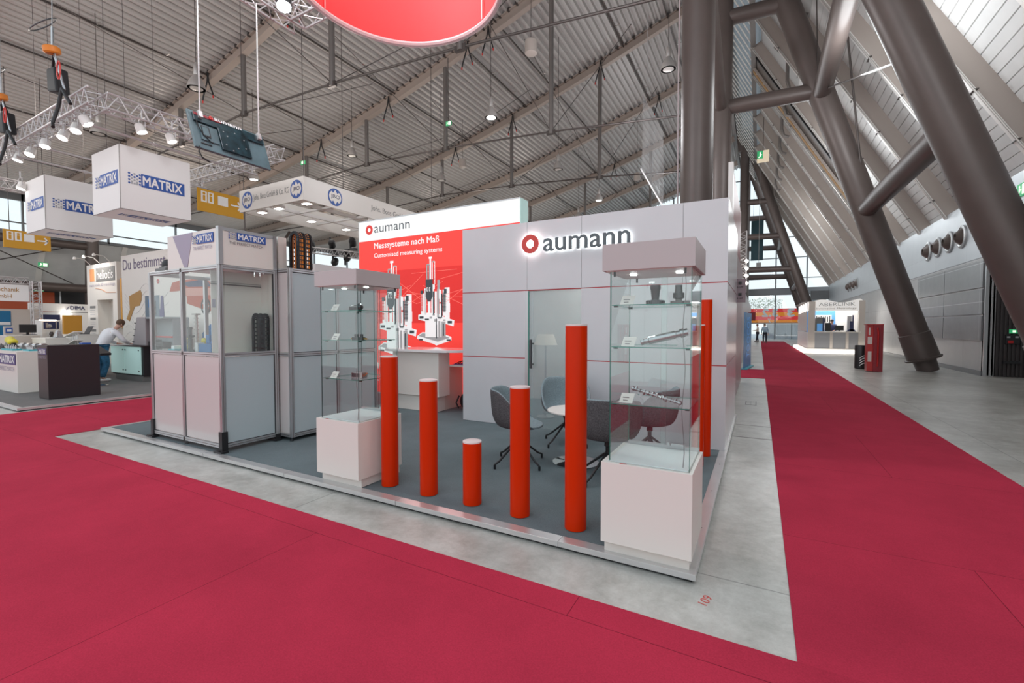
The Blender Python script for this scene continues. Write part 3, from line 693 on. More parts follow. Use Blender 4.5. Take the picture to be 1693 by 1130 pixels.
# far left side of the hall
b = MB()
for k in range(12):
    y = -3 + 5.1 * k; b.box(-49.1, -48.9, y - .06, y + .06, 8.6, 11.5)
b.box(-49.1, -48.9, -4, 62, 11.0, 11.5); b.box(-49.1, -48.9, -4, 62, 8.5, 8.75); b.box(-49.05, -48.95, -4, 62, 9.3, 9.4)
struct(b.build('window_3_frame', 'mull')); b = MB(); b.box(-49.01, -49.0, -4, 62, 8.7, 11.2); struct(b.build('window_3', 'sky_glass'), 'strip of high windows along the left side')
b = MB(); b.prism([(-49.3, -4, 8.6), (-49.1, -4, 8.6), (-51.3, -4, 4.6), (-51.5, -4, 4.6)], (0, 66, 0))
for k in range(12):
    y = -2 + 5.1 * k; b.prism([(-48.9, y, 8.7), (-49.1, y, 8.7), (-51.3, y, 4.6), (-51.1, y, 4.6)], (0, .35, 0), 1)
struct(b.build('wall_left_slope', ['roof2', 'rafterw']), 'sloping panelled wall on the far side of the hall')
b = MB(); b.box(-51.6, -51.4, -4, 62, 0, 4.7); struct(b.build('wall_left', 'mull'))
b = MB(); b.beam((-46.4, 7, 8.2), (-46.4, 62, 8.2), .02, .02)
for y in (.35, 15.65, 30.95, 46.25):
    b = MB(); b.tube((-47.6, y, 0), (-46.8, y, 11.2), .42, 24); b.build('column_post', 'colm', None, smooth=True); struct(LAST(), 'brown column on the far side of the hall')
    b = MB(); b.tube((-47.0, y, 8), (-49.8, y, 12.0), .22, 14); b.tube((-47, y, 9), (-44, y, 11.6), .14, 12); b.build('column_brace', 'colm', None, smooth=True); struct(LAST())
for z in (7.9, 4.55):
    b = MB(); b.tube((-47.1, -4, z), (-47.1, 15.6, z), .32, 20); b.build('column_brace', 'colm', None, smooth=True); struct(LAST(), 'long horizontal tube between the far columns')
b = MB(); b.tube((-48, 9, 8), (-48.4, 15, 4.9), .04, 6); b.tube((-48, 15, 8), (-48.4, 7, 4.9), .04, 6); struct(b.build('column_tie', 'rod'))
b = MB(); b.box(-49.4, -49.3, 9.6, 14.0, 2.6, 4.25); o = b.build('roller_gate', 'rust'); tag(o, 'orange red gate panel on the far wall behind the lattice mast', 'gate')
b = MB(); b.box(-49.5, -49.4, 12.5, 16.4, 2.0, 4.6); b.box(-49.4, -49.35, 14.3, 14.4, 2.0, 4.5, 1); b.box(-49.4, -49.35, 16.1, 16.2, 2, 4.5, 1); struct(b.build('door_1', ['black', 'alu']))
exit_sign('exit_sign', (-49.2, 13.1, 4.30), .55, .26, (1, 0, 0), 'lit green exit sign above the orange red gate panel')
exit_sign('exit_sign', (-50, 13.6, 6.3), .55, .32, (1, 0, 0), 'pale green exit sign on the sloping wall left of the round column')
def wayfinder(y0, y1, z0, z1, label, arrow_only=False):
    t = thing('direction_sign', (-30, (y0 + y1) / 2, z0), label, 'sign', 'yellow direction signs')
    b = MB(); b.box(-30.08, -30, y0, y1, z0, z1); b.build('board', 'ysign', t)
    w = y1 - y0; h = z1 - z0; b = MB(); o_ = (-29.995, y0, z0)
    for k in range(2):
        a = w * (.06 + .17 * k) if w < 2 else w * (.07 + .14 * k); ww = w * .14 if w < 2 else w * .12
        plate(b, o_, RT, a, a + ww, h * .42, h * .90, .005)
    plate(b, o_, RT, w * .42, w * .64, h * .42, h * .84, .005)
    for dz in (0,): b.beam((-29.98, y0 + w * .70, z0 + h * .55), (-29.98, y0 + w * .93, z0 + h * .55), .02, h * .07); b.beam((-29.98, y0 + w * .93, z0 + h * .55), (-29.98, y0 + w * .86, z0 + h * .75), .02, h * .07); b.beam((-29.98, y0 + w * .93, z0 + h * .55), (-29.98, y0 + w * .86, z0 + h * .35), .02, h * .07)
    b.build('pictograms', 'whitep', t)
    b = MB()
    for k in range(2):
        a = w * (.06 + .17 * k) if w < 2 else w * (.07 + .14 * k); ww = w * .14 if w < 2 else w * .12
        disc(b, (-29.98, y0, z0), RT, a + ww / 2, h * .80, h * .06, t=.004, n=12)
        plate(b, (-29.98, y0, z0), RT, a + ww * .3, a + ww * .7, h * .48, h * .72, .004)
    b.build('figures', 'ysign', t)
    b = MB()
    for y in (y0 + .2, y1 - .2): b.tube((-30.04, y, z1), (-30.04, y, zroof(-30) + .5), .015, 6)
    b.build('cable', 'rod', t)
wayfinder(15.0, 17.8, 8.62, 9.99, 'large yellow direction sign behind the nearer hanging cube')
wayfinder(6.9, 8.45, 5.15, 5.97, 'yellow direction sign with toilet symbols behind the farther hanging cube')

# dangling black straps on the beams
def strap(x, by, label, L=.9):
    t = thing('dangling_strap', (x, by, zroof(x) - .4), label, 'strap', 'black straps dangling from the roof beams')
    z = zroof(x) - .3
    for q, (dx, dy, l) in enumerate(((-.25, -.1, L), (.18, .12, L * .75))):
        b = MB(); b.path([(x, by - .2, z + .45), (x + dx * .3, by - .2, z), (x + dx, by - .2 + dy, z - l * .8), (x + dx * 1.2, by - .2 + dy, z - l)], .035, 6); c = b.build('cord', 'black', t, smooth=True)
        b = MB(); b.tube((x + dx * 1.2, by - .2 + dy, z - l), (x + dx * 1.25, by - .2 + dy, z - l - .12), .035, 6); b.build('red_tip', 'rlogo', c)
for x, w_ in ((-25.6, 'first from the far left end'), (-19.6, 'by the middle lamp'), (-13.9, 'under the red ring edge'), (-12.6, 'just right of the red ring')): strap(x, 20.6, 'black cord pair on the beam below the red ring, ' + w_)
for x, w_ in ((-20.2, 'far left one'), (-15.3, 'middle one'), (-9.0, 'one nearest the column')): strap(x, 28.2, 'black cord pair on the next beam towards the column, ' + w_)
for x, w_ in ((-24.3, 'left one'), (-17.6, 'right one')): strap(x, 12.95, 'black cord pair on the nearest beam behind the television, ' + w_)
strap(-6.9, 35.83, 'black cord pair on the double beam beside the clear banner'); strap(-12.5, 43.5, 'small black cord pair low on the distant beam')

# pendant lamps and round speakers
def pendant(x, y, z, lit, label):
    t = thing('pendant_lamp', (x, y, z), label, 'lamp', 'high bay pendant lamps')
    b = MB(); b.lathe([(.29, 0), (.285, .04), (.24, .20), (.13, .40), (.09, .46), (.07, .46), (.12, .36), (.22, .18), (.275, 0)], (x, y, z), 28); b.build('shade', 'lampbody' , t, smooth=True)
    b = MB(); b.lathe([(.075, .44), (.09, .5), (.09, .78), (.05, .84), (.02, .9)], (x, y, z), 20); b.build('gear_housing', 'lampbody', t, smooth=True)
    b = MB(); b.lathe([(0, -.01), (.2, .0), (.265, .02), (.2, .12), (.0, .16)], (x, y, z), 24); b.build('diffuser', 'lamp' if lit else 'lampsoft', t, smooth=True)
    b = MB(); b.tube((x, y, z + .85), (x, y, zroof(x) + .5), .012, 6); b.build('cable', 'rod', t)
pendant(-10.32, 16.92, 10.58, 1, 'lit round pendant lamp below the roof to the right of the red ring')
pendant(-3.17, 18.09, 11.28, 0, 'unlit pendant lamp hanging beside the tall round column')
pendant(-20.44, 18.35, 11.24, 0, 'unlit glass-rimmed pendant lamp between the round logo fascia and the red ring')
pendant(-24.06, 8.33, 9.5, 0, 'unlit pendant lamp above the tubes beside the nearer hanging cube')
pendant(-17.38, 8.74, 9.86, 0, 'unlit pendant lamp just above the hanging television')
pendant(-24.3, 15.0, 9.55, 1, 'lit pendant lamp glowing below the hanging television')
pendant(-9.97, 30.79, 10.35, 1, 'lit pendant lamp low over the white booth wall')
pendant(-10.3, 24.3, 10.6, 0, 'unlit pendant lamp hanging before the double roof beam')
pendant(-17.4, 22.6, 10.6, 0, 'small unlit pendant lamp over the white light box end')
pendant(-13.6, 36.5, 10.8, 0, 'distant unlit pendant lamp above the light box corner')
def speaker(x, y, z, label):
    t = thing('ceiling_speaker', (x, y, z), label, 'speaker', 'round hanging loudspeakers')
    b = MB(); b.lathe([(.0, 0), (.20, 0), (.25, .03), (.25, .52), (.22, .55), (0, .55)], (x, y, z), 28); b.build('drum', 'rafter', t, smooth=True)
    b = MB(); b.tube((x, y, z + .5), (x, y, zroof(x) + .5), .012, 6); b.build('cable', 'rod', t)
speaker(-8.45, 17.03, 12.8, 'grey drum loudspeaker hanging right of the red ring')
speaker(-18.1, 25.9, 12.5, 'small grey drum loudspeaker in the middle of the roof')
speaker(-9.0, 37.8, 13.6, 'far grey drum loudspeaker near the tall round column')

# ================================================================== THE BOOTH
# platform
b = MB(); b.box(-8.40, -.36, 2.90, 8.45, 0, .055); o = b.build('platform', 'grey_carpet'); struct(o, 'grey carpeted exhibition platform')
b = MB(); b.box(-8.46, -.31, 2.845, 2.935, .022, .060); b.box(-.395, -.31, 2.93, 8.5, .022, .060); b.box(-8.46, -8.40, 2.93, 8.45, .022, .06); b.box(-8.43, -.33, 2.87, 2.90, 0, .022, 1); b.box(-.36, -.335, 2.87, 8.5, 0, .022, 1)
for y in (3.55, 4.4, 5.3, 6.4): b.lathe([(.006, 0), (.006, .002), (0, .003)], (-.35, y, .0600), 10, 1)
for x in (-1.2, -2.7, -4.2, -5.7): b.box(x, x + .003, 2.844, 2.936, .022, .0605, 1)
struct(b.build('trim_6', ['alutrim', 'black'], bev=.003), 'aluminium floor trim around the platform')

# main white wall with door, seams and lettering
WY = 5.90; WX0, WX1 = -4.13, -.335; ZT = 3.065
t = thing('booth_wall', (-2.2, WY, .06), 'white laminate booth wall with red seams, frosted door and backlit lettering', 'wall')
b = MB(); D0, D1 = -3.02, -2.15
for (x0, x1) in ((WX0, D0), (D1, WX1)):
    for z0, z1 in ((.06, 1.072), (1.086, 2.070)): b.box(x0, x1, WY, WY + .05, z0, z1)
for x0, x1 in ((WX0, -2.99 - .0), (-2.986, -2.152), (-2.148, -.84), (-.836, WX1)): b.box(x0, x1, WY, WY + .05, 2.083, ZT)
b.box(-4.13, -4.08, WY + .05, 8.4, .06, ZT - .01)
for z0, z1 in ((.06, 1.072), (1.086, 2.070), (2.083, ZT)): b.box(WX1 - .05, WX1, WY + .052, 8.42, z0, z1)
b.build('panel', 'wall', t)
b = MB(); 
for z in (1.072, 2.070):
    for (x0, x1) in ((WX0, D0), (D1, WX1)): b.box(x0, x1, WY + .006, WY + .04, z, z + .015)
    b.box(WX1 - .04, WX1 - .006, WY + .05, 8.42, z, z + .015, 0)
b.box(D0, D1, WY + .006, WY + .04, 2.070, 2.083)
b.build('red_seam', 'red_line', t)
b = MB(); b.box(WX0 + .1, D0 - .03, WY + .05, WY + .07, .06, ZT); b.box(D1 + .03, WX1 - .1, WY + .05, WY + .07, .06, ZT); b.box(D0 - .05, D1 + .05, WY + .05, WY + .07, 2.07, ZT); b.build('backing', 'plain', t)
b = MB(); b.box(D0, D0 + .05, WY + .0, WY + .05, .06, 2.07); b.build('door_jamb', 'alu', t)
dr = MB(); dr.box(D0 + .055, D1, WY + .02, WY + .03, .07, 2.065); door = dr.build('door', 'frost', t); door['label'] = 'frosted glass door'
b = MB(); b.path([(-2.90, WY + .02, 1.30), (-2.90, WY - .05, 1.30), (-2.90, WY - .05, 1.00), (-2.90, WY + .02, 1.00)], .014, 10); b.path([(-2.90, WY - .05, 1.36), (-2.90, WY - .05, .94)], .019, 10); b.build('door_handle', 'dsteel', door, smooth=True)
b = MB(); b.box(D0 + .05, D0 + .062, WY + .0, WY + .018, .07, 2.065); b.build('door_edge', 'edge', door)
# backlit logo and lettering standing off the wall
LY = WY - .045
b = MB(); ringplate(b, (-2.905, LY, 2.735), FR, 0, 0, .135, .058, .022); b.build('logo_ring', 'rlogo', t, smooth=True)
b = MB(); ringplate(b, (-2.905, LY + .018, 2.735), FR, 0, 0, .128, .060, .012); disc(b, (-2.905, LY + .04, 2.735), FR, 0, 0, .055, t=.004, n=24); b.build('logo_halo', 'halo', t)
text('lettering', 'aumann', (-2.70, LY, 2.615), FR, 1.225, .175, 'dgrey', t, depth=.024, bold=.012)
text('lettering_halo', 'aumann', (-2.695, LY + .024, 2.62), FR, 1.215, .165, 'halo', t, depth=.006, bold=.0)
# room behind the door
t = thing('meeting_room', (-2.6, 7.9, .06), 'pale inner room wall seen dimly through the frosted door', 'wall')
b = MB(); b.box(-4.08, -.39, 8.35, 8.40, .06, 3.0); b.build('back_wall', 'white', t)
b = MB(); b.box(-2.70, -2.10, 7.9, 8.3, .06, .80); b.build('sideboard', 'beige', t)
t = thing('table_lamp', (-2.75, 7.0, .06), 'glowing fabric lamp shade dimly visible behind the frosted door', 'lamp')
b = MB(); b.lathe([(.15, 0), (.15, .02), (.015, .03), (.015, 1.2)], (-3.05, 6.7, .06), 16); b.build('stand', 'alu', t, smooth=True)
b = MB(); b.lathe([(.19, 0), (.13, .17), (.125, .17), (.185, 0)], (-3.05, 6.7, 1.25), 20); b.build('lamp_shade', 'wood', t, smooth=True)
area_light('room_light', (-2.6, 7.2, 2.9), 1.2, 25)

# lightbox wall
LBX0, LBX1, LBY = -7.93, -3.84, 7.30
t = thing('light_box', (-6, LBY + .15, .06), 'tall backlit wall with white header strip above red machine poster', 'light box')
b = MB(); b.box(LBX0, LBX1, LBY + .004, LBY + .30, .06, 3.89); b.build('housing', 'plain', t)
b = MB(); b.box(LBX1, LBX1 + .012, LBY, LBY + .30, 3.0, 3.89); b.box(LBX0 - .01, LBX1 + .012, LBY - .012, LBY + .01, 3.875, 3.895, 1); b.box(LBX0 - .012, LBX0, LBY - .012, LBY + .3, .06, 3.89, 1); b.build('frame', ['glassblue', 'alu'], t)
b = MB(); b.box(LBX0, LBX1, LBY - .006, LBY + .004, 3.445, 3.875); b.build('white_header', 'lb_white', t)
b = MB(); b.box(LBX0, LBX1, LBY - .006, LBY + .004, .10, 3.445); b.build('red_graphic', 'lb_red', t)
b = MB(); o_ = (LBX0, LBY - .0075, 0)
plate(b, o_, FR, 0, 4.09, 1.62, 2.75, .001)
b.build('deep_red_field', 'lb_red2', t)
b = MB()
for k in range(14):
    z0 = 1.7 + (k * 37 % 100) / 100; z1 = 1.7 + (k * 61 % 100) / 100; b.beam((-7.6 + .15 * k, LBY - .011, z0), (-6.6 + .17 * k, LBY - .011, z1 + .1), .004, .006)
b.build('fine_lines', mat('pale_red_line', (.8, .18, .14), .5, emit=.4, ecol=(1, .25, .2)), t)
text('heading', 'Messsysteme nach Maß', (-7.47, LBY - .008, 3.215), FR, 1.79, .17, 'machine_w', t, bold=.012)
text('subheading', 'Customised measuring systems', (-7.47, LBY - .008, 3.03), FR, 1.87, .125, 'machine_w', t, bold=.010)
text('header_lettering', 'aumann', (-7.46, LBY - .010, 3.605), FR, 1.02, .135, 'dgrey', t, bold=.0)
b = MB(); ringplate(b, (-7.61, LBY - .010, 3.685), FR, 0, 0, .105, .045, .004, 28); b.build('header_logo', 'stripe_r', t)
text('footer_text', 'flex', (-7.50, LBY - .008, .62), FR, .5, .13, 'machine_w', t, bold=.01); text('footer_text', 'f.ex', (-7.50, LBY - .008, .35), FR, .5, .13, 'machine_w', t, bold=.01)
b = MB(); b.box(-7.0, -6.3, LBY - .05, LBY - .02, .06, .12); b.build('foot_plate', 'alu', t)
def machine(x0, z0, s, name):
    """printed picture of a vertical measuring machine, drawn with flat shapes"""
    b = MB(); Y = LBY - .0095
    def r(a0, a1, c0, c1, mi=0, t_=.001):
        b.box(x0 + a0 * s, x0 + a1 * s, Y - t_ * (1 + mi) - .001 * (len(b.f) % 3) * .2, Y, z0 + c0 * s, z0 + c1 * s, mi)
    # base plate, plinth block
    b.prism([(x0 + p[0] * s, Y, z0 + p[1] * s) for p in ((-.44, .08), (.0, -.02), (.06, -.05), (.44, .06), (.44, .13), (.2, .2), (-.30, .22), (-.44, .14))], (0, -.002, 0), 0)
    b.prism([(x0 + p[0] * s, Y - .002, z0 + p[1] * s) for p in ((-.40, .14), (-.05, .06), (.1, .03), (.40, .11), (.2, .17), (-.3, .2))], (0, -.001, 0), 1)
    for q in (-.38, .33): r(q, q + .09, .05, .08, 2, .004)
    r(-.22, .30, .12, .52, 0, .004); r(.06, .08, .1, .5, 2, .004); r(.12, .17, .1, .45, 1, .005); r(.20, .30, .12, .44, 1, .004); r(.235, .26, .15, .4, 2, .004)
    # middle carriage
    b.prism([(x0 + p[0] * s, Y - .006, z0 + p[1] * s) for p in ((-.40, .48), (-.18, .44), (.0, .36), (.26, .40), (.5, .34), (.52, .46), (.30, .52), (.12, .60), (-.16, .62), (-.40, .58))], (0, -.002, 0), 0)
    for a, c, w, h in ((-.36, .50, .10, .05), (-.22, .47, .10, .03), (-.1, .5, .06, .04), (.02, .44, .07, .05), (.12, .5, .08, .03), (.36, .40, .10, .05), (.24, .45, .06, .03), (-.02, .56, .05, .03)):
        r(a, a + w, c, c + h, 2 if w > .075 else 1, .006)
    # columns
    r(-.33, -.25, .60, 1.02, 0, .004); r(-.24, -.19, .58, 1.12, 0, .004); r(-.22, -.21, .58, 1.1, 1, .005); r(-.15, -.08, .55, 1.02, 0, .005); r(-.06, .0, .55, 1.2, 0, .004); r(-.01, .02, .58, 1.05, 2, .005)
    r(.03, .08, .55, 1.05, 0, .004); r(.09, .14, .52, 1.10, 1, .004); r(.15, .20, .52, 1.08, 0, .005); r(.20, .22, .52, 1.0, 2, .005); r(.23, .28, .55, 1.08, 0, .004)
    r(.28, .40, .48, 1.12, 0, .003); r(.36, .41, .62, .80, 0, .005); r(.24, .30, .62, 1.02, 1, .005)
    for k in range(13): r(.235, .31, .66 + .027 * k, .672 + .027 * k, 2, .006)
    for k in range(13): r(-.33, -.28, .66 + .027 * k, .675 + .027 * k, 3, .006)
    r(.27, .33, 1.0, 1.09, 2, .006); r(-.33, -.27, 1.01, 1.08, 2, .005)
    # dark head and top loops
    b.prism([(x0 + p[0] * s, Y - .008, z0 + p[1] * s) for p in ((-.20, 1.30), (-.20, .95), (-.15, .85), (-.08, .85), (-.02, .95), (-.02, 1.30))], (0, -.002, 0), 2)
    for q in (-.17, -.11): r(q, q + .012, 1.06, 1.14, 0, .012); r(q, q + .03, 1.06, 1.07, 0, .012); r(q, q + .03, 1.13, 1.14, 0, .012)
    r(-.18, -.155, 1.3, 1.60, 1, .004); r(-.115, -.09, 1.3, 1.60, 1, .004); r(-.17, -.10, 1.59, 1.62, 1, .004); r(-.10, -.06, 1.3, 1.74, 0, .004); r(-.12, -.04, 1.72, 1.76, 0, .005)
    r(.02, .04, 1.2, 1.66, 0, .004); r(-.04, -.02, 1.3, 1.66, 0, .004); r(-.03, .03, 1.64, 1.67, 1, .004)
    for k in range(16): r(.0, .03, 1.20 + .028 * k, 1.212 + .028 * k, 3, .005)
    r(.0, .03, 1.1, 1.2, 0, .005); r(.10, .16, 1.10, 1.28, 1, .004); r(.13, .15, .9, 1.1, 0, .006); r(.17, .20, .8, .83, 3, .007)
    return b.build(name, ['machine_w', 'machine_g', 'machine_d', 'stripe_r'], t)
machine(-5.82, 1.21, 1.0, 'machine_picture')
machine(-6.86, .95, 1.14, 'machine_picture')
for x in (-7.2, -6.1, -5.0): area_light('lightbox_light', (x, LBY - .06, 2.6), .8, 3, (R(-90), 0, 0), (1, .75, .72), 1.8)

# desk
t = thing('reception_desk', (-5.3, 6.4, .06), 'white reception desk with glossy rounded top in front of the red poster', 'desk')
b = MB(); b.box(-5.84, -4.80, 6.13, 6.45, .33, 1.10); b.build('body', 'white', t, bev=.004)
b = MB(); b.box(-5.76, -4.88, 6.17, 6.42, .06, .33); b.build('plinth', 'white', t)
b = MB(); pts = [(-6.12, 6.35, 1.10), (-6.08, 6.18, 1.10), (-5.9, 6.09, 1.10), (-4.9, 6.05, 1.10), (-4.62, 6.1, 1.10), (-4.3, 6.4, 1.10), (-4.3, 6.95, 1.10), (-5.9, 6.95, 1.10), (-6.1, 6.6, 1.1)]
b.prism(pts, (0, 0, .045)); b.build('top', mat('glossy_white', (.78, .76, .76), .08, coat=.5), t, bev=.004)
b = MB(); b.box(-4.80, -4.2, 6.45, 6.95, .84, .87); b.build('shelf', 'white', t)
b = MB(); b.box(-4.93, -4.88, 6.42, 6.95, .06, .84); b.build('side_panel', 'beige', t)
b = MB(); b.box(-5.6, -5.56, 6.45, 6.95, .06, 1.1); b.build('side_panel', 'beige', t)
b = MB()
for k in range(5): b.path([(-4.72 + .05 * k, 6.5 + .03 * k, .885), (-4.66 + .05 * k, 6.6, .93 + .015 * k), (-4.55 + .03 * k, 6.7, .90), (-4.42, 6.78, .885)], .007, 6)
o = b.build('cable_bundle', 'rubber', None, smooth=True); tag(o, 'tangle of dark cables on the open shelf of the reception desk', 'cable')
b = MB(); b.box(-4.75, -4.45, 6.5, 6.8, .871, .885); o = b.build('folder', 'purple', None); tag(o, 'flat purple folder on the reception desk shelf', 'folder')
t = thing('backpack', (-4.70, 6.75, .06), 'black backpack on the floor behind the reception desk', 'bag')
b = MB(); b.ellipsoid((-4.62, 6.72, .20), (.13, .12, .155), 16, 10); b.ellipsoid((-4.54, 6.66, .15), (.08, .07, .09), 12, 8); b.build('bag_body', 'bag', t, smooth=True)
b = MB(); b.path([(-4.66, 6.72, .33), (-4.64, 6.72, .38), (-4.60, 6.72, .38), (-4.58, 6.72, .33)], .012, 8); b.path([(-4.72, 6.62, .30), (-4.74, 6.56, .18), (-4.7, 6.58, .08)], .014, 8); b.build('strap', 'bag', t, smooth=True)

# orange-red posts
def post(x, y, h, r, label):
    t = thing('round_post', (x, y, .06), label, 'post', 'orange-red round posts')
    b = MB(); b.lathe([(r, 0), (r, h - .012)], (x, y, .06), 48); b.build('shaft', 'orange', t, smooth=True)
    b = MB(); b.lathe([(r, h - .012), (r, h - .002), (r - .003, h), (0, h)], (x, y, .06), 48); b.build('top_cap', 'posttop', t, smooth=True)
post(-3.03, 3.13, 1.215, .079, 'second tallest front orange red post, beside the farther display case pedestal')
post(-2.56, 3.125, 1.02, .079, 'medium-height orange red post between the shortest post and the farther display case post')
post(-2.10, 3.13, .53, .079, 'shortest orange red post, barely knee high')
post(-1.64, 3.12, 1.02, .079, 'medium-height orange red post between the shortest and the tallest front post')
post(-1.17, 3.11, 1.505, .080, 'tallest front orange red post beside the nearer display case')
post(-.53, 5.60, 1.805, .062, 'tallest slim orange red post against the white wall')
post(-.56, 5.16, 1.51, .062, 'shorter slim orange red post partly behind the nearer glass case')

# display cases
def gbox(b, x0, x1, y0, y1, z0, z1, thin):
    """glass pane: broad faces glass (0), rim faces tinted edge (1)"""
    n0 = len(b.m); b.box(x0, x1, y0, y1, z0, z1, 0)
    order = ['z', 'z', 'y', 'x', 'y', 'x']
    for k, a in enumerate(order):
        if a != thin: b.m[n0 + k] = 1
def display_case(x0, y0, w, zbase, ztop, zcap, shelves, label, ledge):
    x1, y1 = x0 + w, y0 + w
    t = thing('display_case', (x0 + w / 2, y0 + w / 2, .06), label, 'display case', 'glass display cases')
    b = MB(); b.box(x0 + .01, x1 - .02, y0 + .055, y1 - .01, .06, .145); b.build('plinth', 'white', t)
    b = MB(); b.box(x0, x1, y0, y1, .14, zbase); b.build('pedestal', 'white', t, bev=.002)
    b = MB(); b.box(x0 + .035, x1 - .03, y0 + .035, y1 - .035, zbase, zbase + .006); b.build('base_board', mat('white_board', (.80, .82, .82), .4), t)
    b = MB(); disc(b, (x0 + w * .24, y0 + .012, zbase + .001), (Vector((1, 0, 0)), Vector((0, 1, 0))), 0, 0, .016, .007, .001, 16); disc(b, (x0 + w * .24 + .02, y0 + .012, zbase + .001), (Vector((1, 0, 0)), Vector((0, 1, 0))), 0, 0, .012, .006, .001, 12); b.build('small_logo', 'rlogo', t)
    gx0, gx1, gy0, gy1 = x0 + .045, x1 - .02, y0 + .03, y1 - .03; th = .006
    for nm, a in (('front_pane', (gx0, gx1, gy0, gy0 + th, 'y')), ('side_pane', (gx0, gx0 + th, gy0 + th, gy1 - th, 'x')), ('side_pane', (gx1 - th, gx1, gy0 + th, gy1 - th, 'x')),
                  ('sliding_pane', (gx0, (gx0 + gx1) / 2 + .02, gy1 - th, gy1, 'y')), ('sliding_pane', ((gx0 + gx1) / 2 - .02, gx1, gy1 + .006, gy1 + .006 + th, 'y'))):
        b = MB(); gbox(b, a[0], a[1], a[2], a[3], zbase, ztop, a[4]); b.build(nm, ['case_glass', ledge], t)
    b = MB(); b.box(gx0, gx1, gy1 - .012, gy1 + .022, zbase, zbase + .028); b.build('sliding_track', 'alu', t)
    b = MB(); b.box(gx0 + w * .55, gx0 + w * .72, gy1 - .028, gy1 - .012, zbase + .03, zbase + .045); b.lathe([(.012, 0), (.012, .02), (0, .02)], (gx0 + w * .52, gy1 - .012, zbase + .04), 12, axis=(0, -1, 0)); b.build('lock', 'alu', t)
    for z in shelves:
        b = MB(); gbox(b, gx0 + .008, gx1 - .008, gy0 + .01, gy1 - .02, z - .006, z, 'z'); sh = b.build('glass_shelf', ['case_glass', 'edge'], t)
        for sx in (gx0 + .012, gx1 - .037):
            for sy in (gy0 + .04, gy1 - .08):
                b = MB(); b.box(sx, sx + .025, sy, sy + .018, z - .016, z - .006); b.build('shelf_clip', 'black', sh)
    b = MB(); b.box(x0, x1, y0, y1, ztop, zcap); cap = b.build('header', mat('header_laminate', (.47, .42, .415), .42), t, bev=.002)
    b = MB(); b.box(x0 + .02, x1 - .02, y0 + .02, y1 - .02, ztop - .004, ztop); b.build('header_soffit', 'white', cap)
    for sx, sy in ((gx0 + .10, gy0 + .10), (gx1 - .10, gy0 + .10)):
        b = MB(); b.lathe([(.022, 0), (.022, -.008), (0, -.008)][::-1], (sx, sy + .1, ztop - .004), 16); b.build('spotlight', 'halo', cap)
    b = MB()
    for sx in (gx0 + .02, gx1 - .045): b.box(sx, sx + .012, gy0 + .004, gy0 + .012, ztop - .035, ztop - .004); b.box(sx + .03, sx + .042, gy1 - .02, gy1 - .01, ztop - .035, ztop - .004)
    b.build('pane_clip', 'black', cap)
    b = MB(); x = gx1 - .03; pts = [(x - .015 + .008 * math.sin(k * 1.1), gy0 + .03 + .004 * math.cos(k), ztop - .004 - (ztop - zbase - .02) * k / 14) for k in range(15)]
    b.path(pts, .0022, 6); b.build('cable', 'greyp', t, smooth=True)
    spot_light('case_light', (x0 + w * .3, y0 + w * .5, ztop - .02), (x0 + w * .3, y0 + w * .5, 0), 2.2, 120, .02, (.93, 1, 1))
    spot_light('case_light', (x0 + w * .7, y0 + w * .5, ztop - .02), (x0 + w * .7, y0 + w * .5, 0), 2.2, 120, .02, (.93, 1, 1))
    return t
display_case(-.892, 2.835, .56, .668, 1.905, 2.075, (1.05, 1.42, 1.69), 'tall glass display case on white pedestal at the platform corner', 'edge')
display_case(-3.74, 2.88, .565, .668, 1.93, 2.07, (1.055, 1.42, 1.70), 'glass display case on white pedestal beside the aluminium machine cabinets', 'edged')
def card(x, y, z, label, w=.085, h=.06):
    t = thing('label_card', (x, y, z), label, 'card', 'white exhibit label cards')
    b = MB(); b.prism([(x, y - .01, z + .001), (x + w, y - .01, z + .001), (x + w + .012, y + .018, z + h), (x + .012, y + .018, z + h)], (0, .002, .001)); b.build('card', 'white', t)
    b = MB(); 
    for dz, a0, a1 in ((.55, .25, .75), (.25, .3, .66)): b.box(x + w * a0, x + w * a1, y - .0125 + .028 * dz, y - .0115 + .028 * dz, z + h * dz, z + h * dz + .004)
    b.build('print', 'txt', t)
    b = MB(); b.box(x - .01, x + w, y - .015, y + .03, z, z + .002); b.build('foot', 'acrylic', t)
card(-.80, 2.93, 1.69, 'small white label card on the top shelf of the corner case')
card(-.79, 2.93, 1.42, 'small white label card on the middle shelf of the corner case, left of the shaft')
card(-.80, 2.93, 1.05, 'small white label card on the bottom shelf of the corner case, before the camshaft')
card(-3.60, 2.96, 1.70, 'small tilted label card on the top shelf of the farther case')
card(-3.60, 2.96, 1.42, 'small tilted label card on the middle shelf of the farther case')
card(-3.62, 2.96, 1.055, 'small tilted label card on the bottom shelf of the farther case')
# exhibits, corner case
t = thing('gear_part', (-.63, 3.05, 1.69), 'dark gear with a tall cup beside it on the top shelf of the corner case', 'gear')
b = MB(); 
for c_, ro in (((-.60, 3.05, 1.69), .055),):
    prof = [(ro, 0), (ro, .03), (ro * .5, .031), (ro * .5, .035), (0, .035)]; b.lathe(prof, c_, 36)
    for k in range(24): a = 6.283 * k / 24; b.obox((c_[0] + (ro + .002) * math.cos(a), c_[1] + (ro + .002) * math.sin(a), c_[2] + .015), ((.003 * math.cos(a), .003 * math.sin(a), 0), (-.003 * math.sin(a), .003 * math.cos(a), 0), (0, 0, .014)))
b.build('toothed_wheel', 'dsteel', t)
b = MB(); b.lathe([(.022, .035), (.024, .045), (.030, .10), (.033, .105), (.033, .13), (.022, .13), (.02, .06), (0, .06)], (-.60, 3.05, 1.69), 28); b.build('hub', 'dsteel', t, smooth=True)
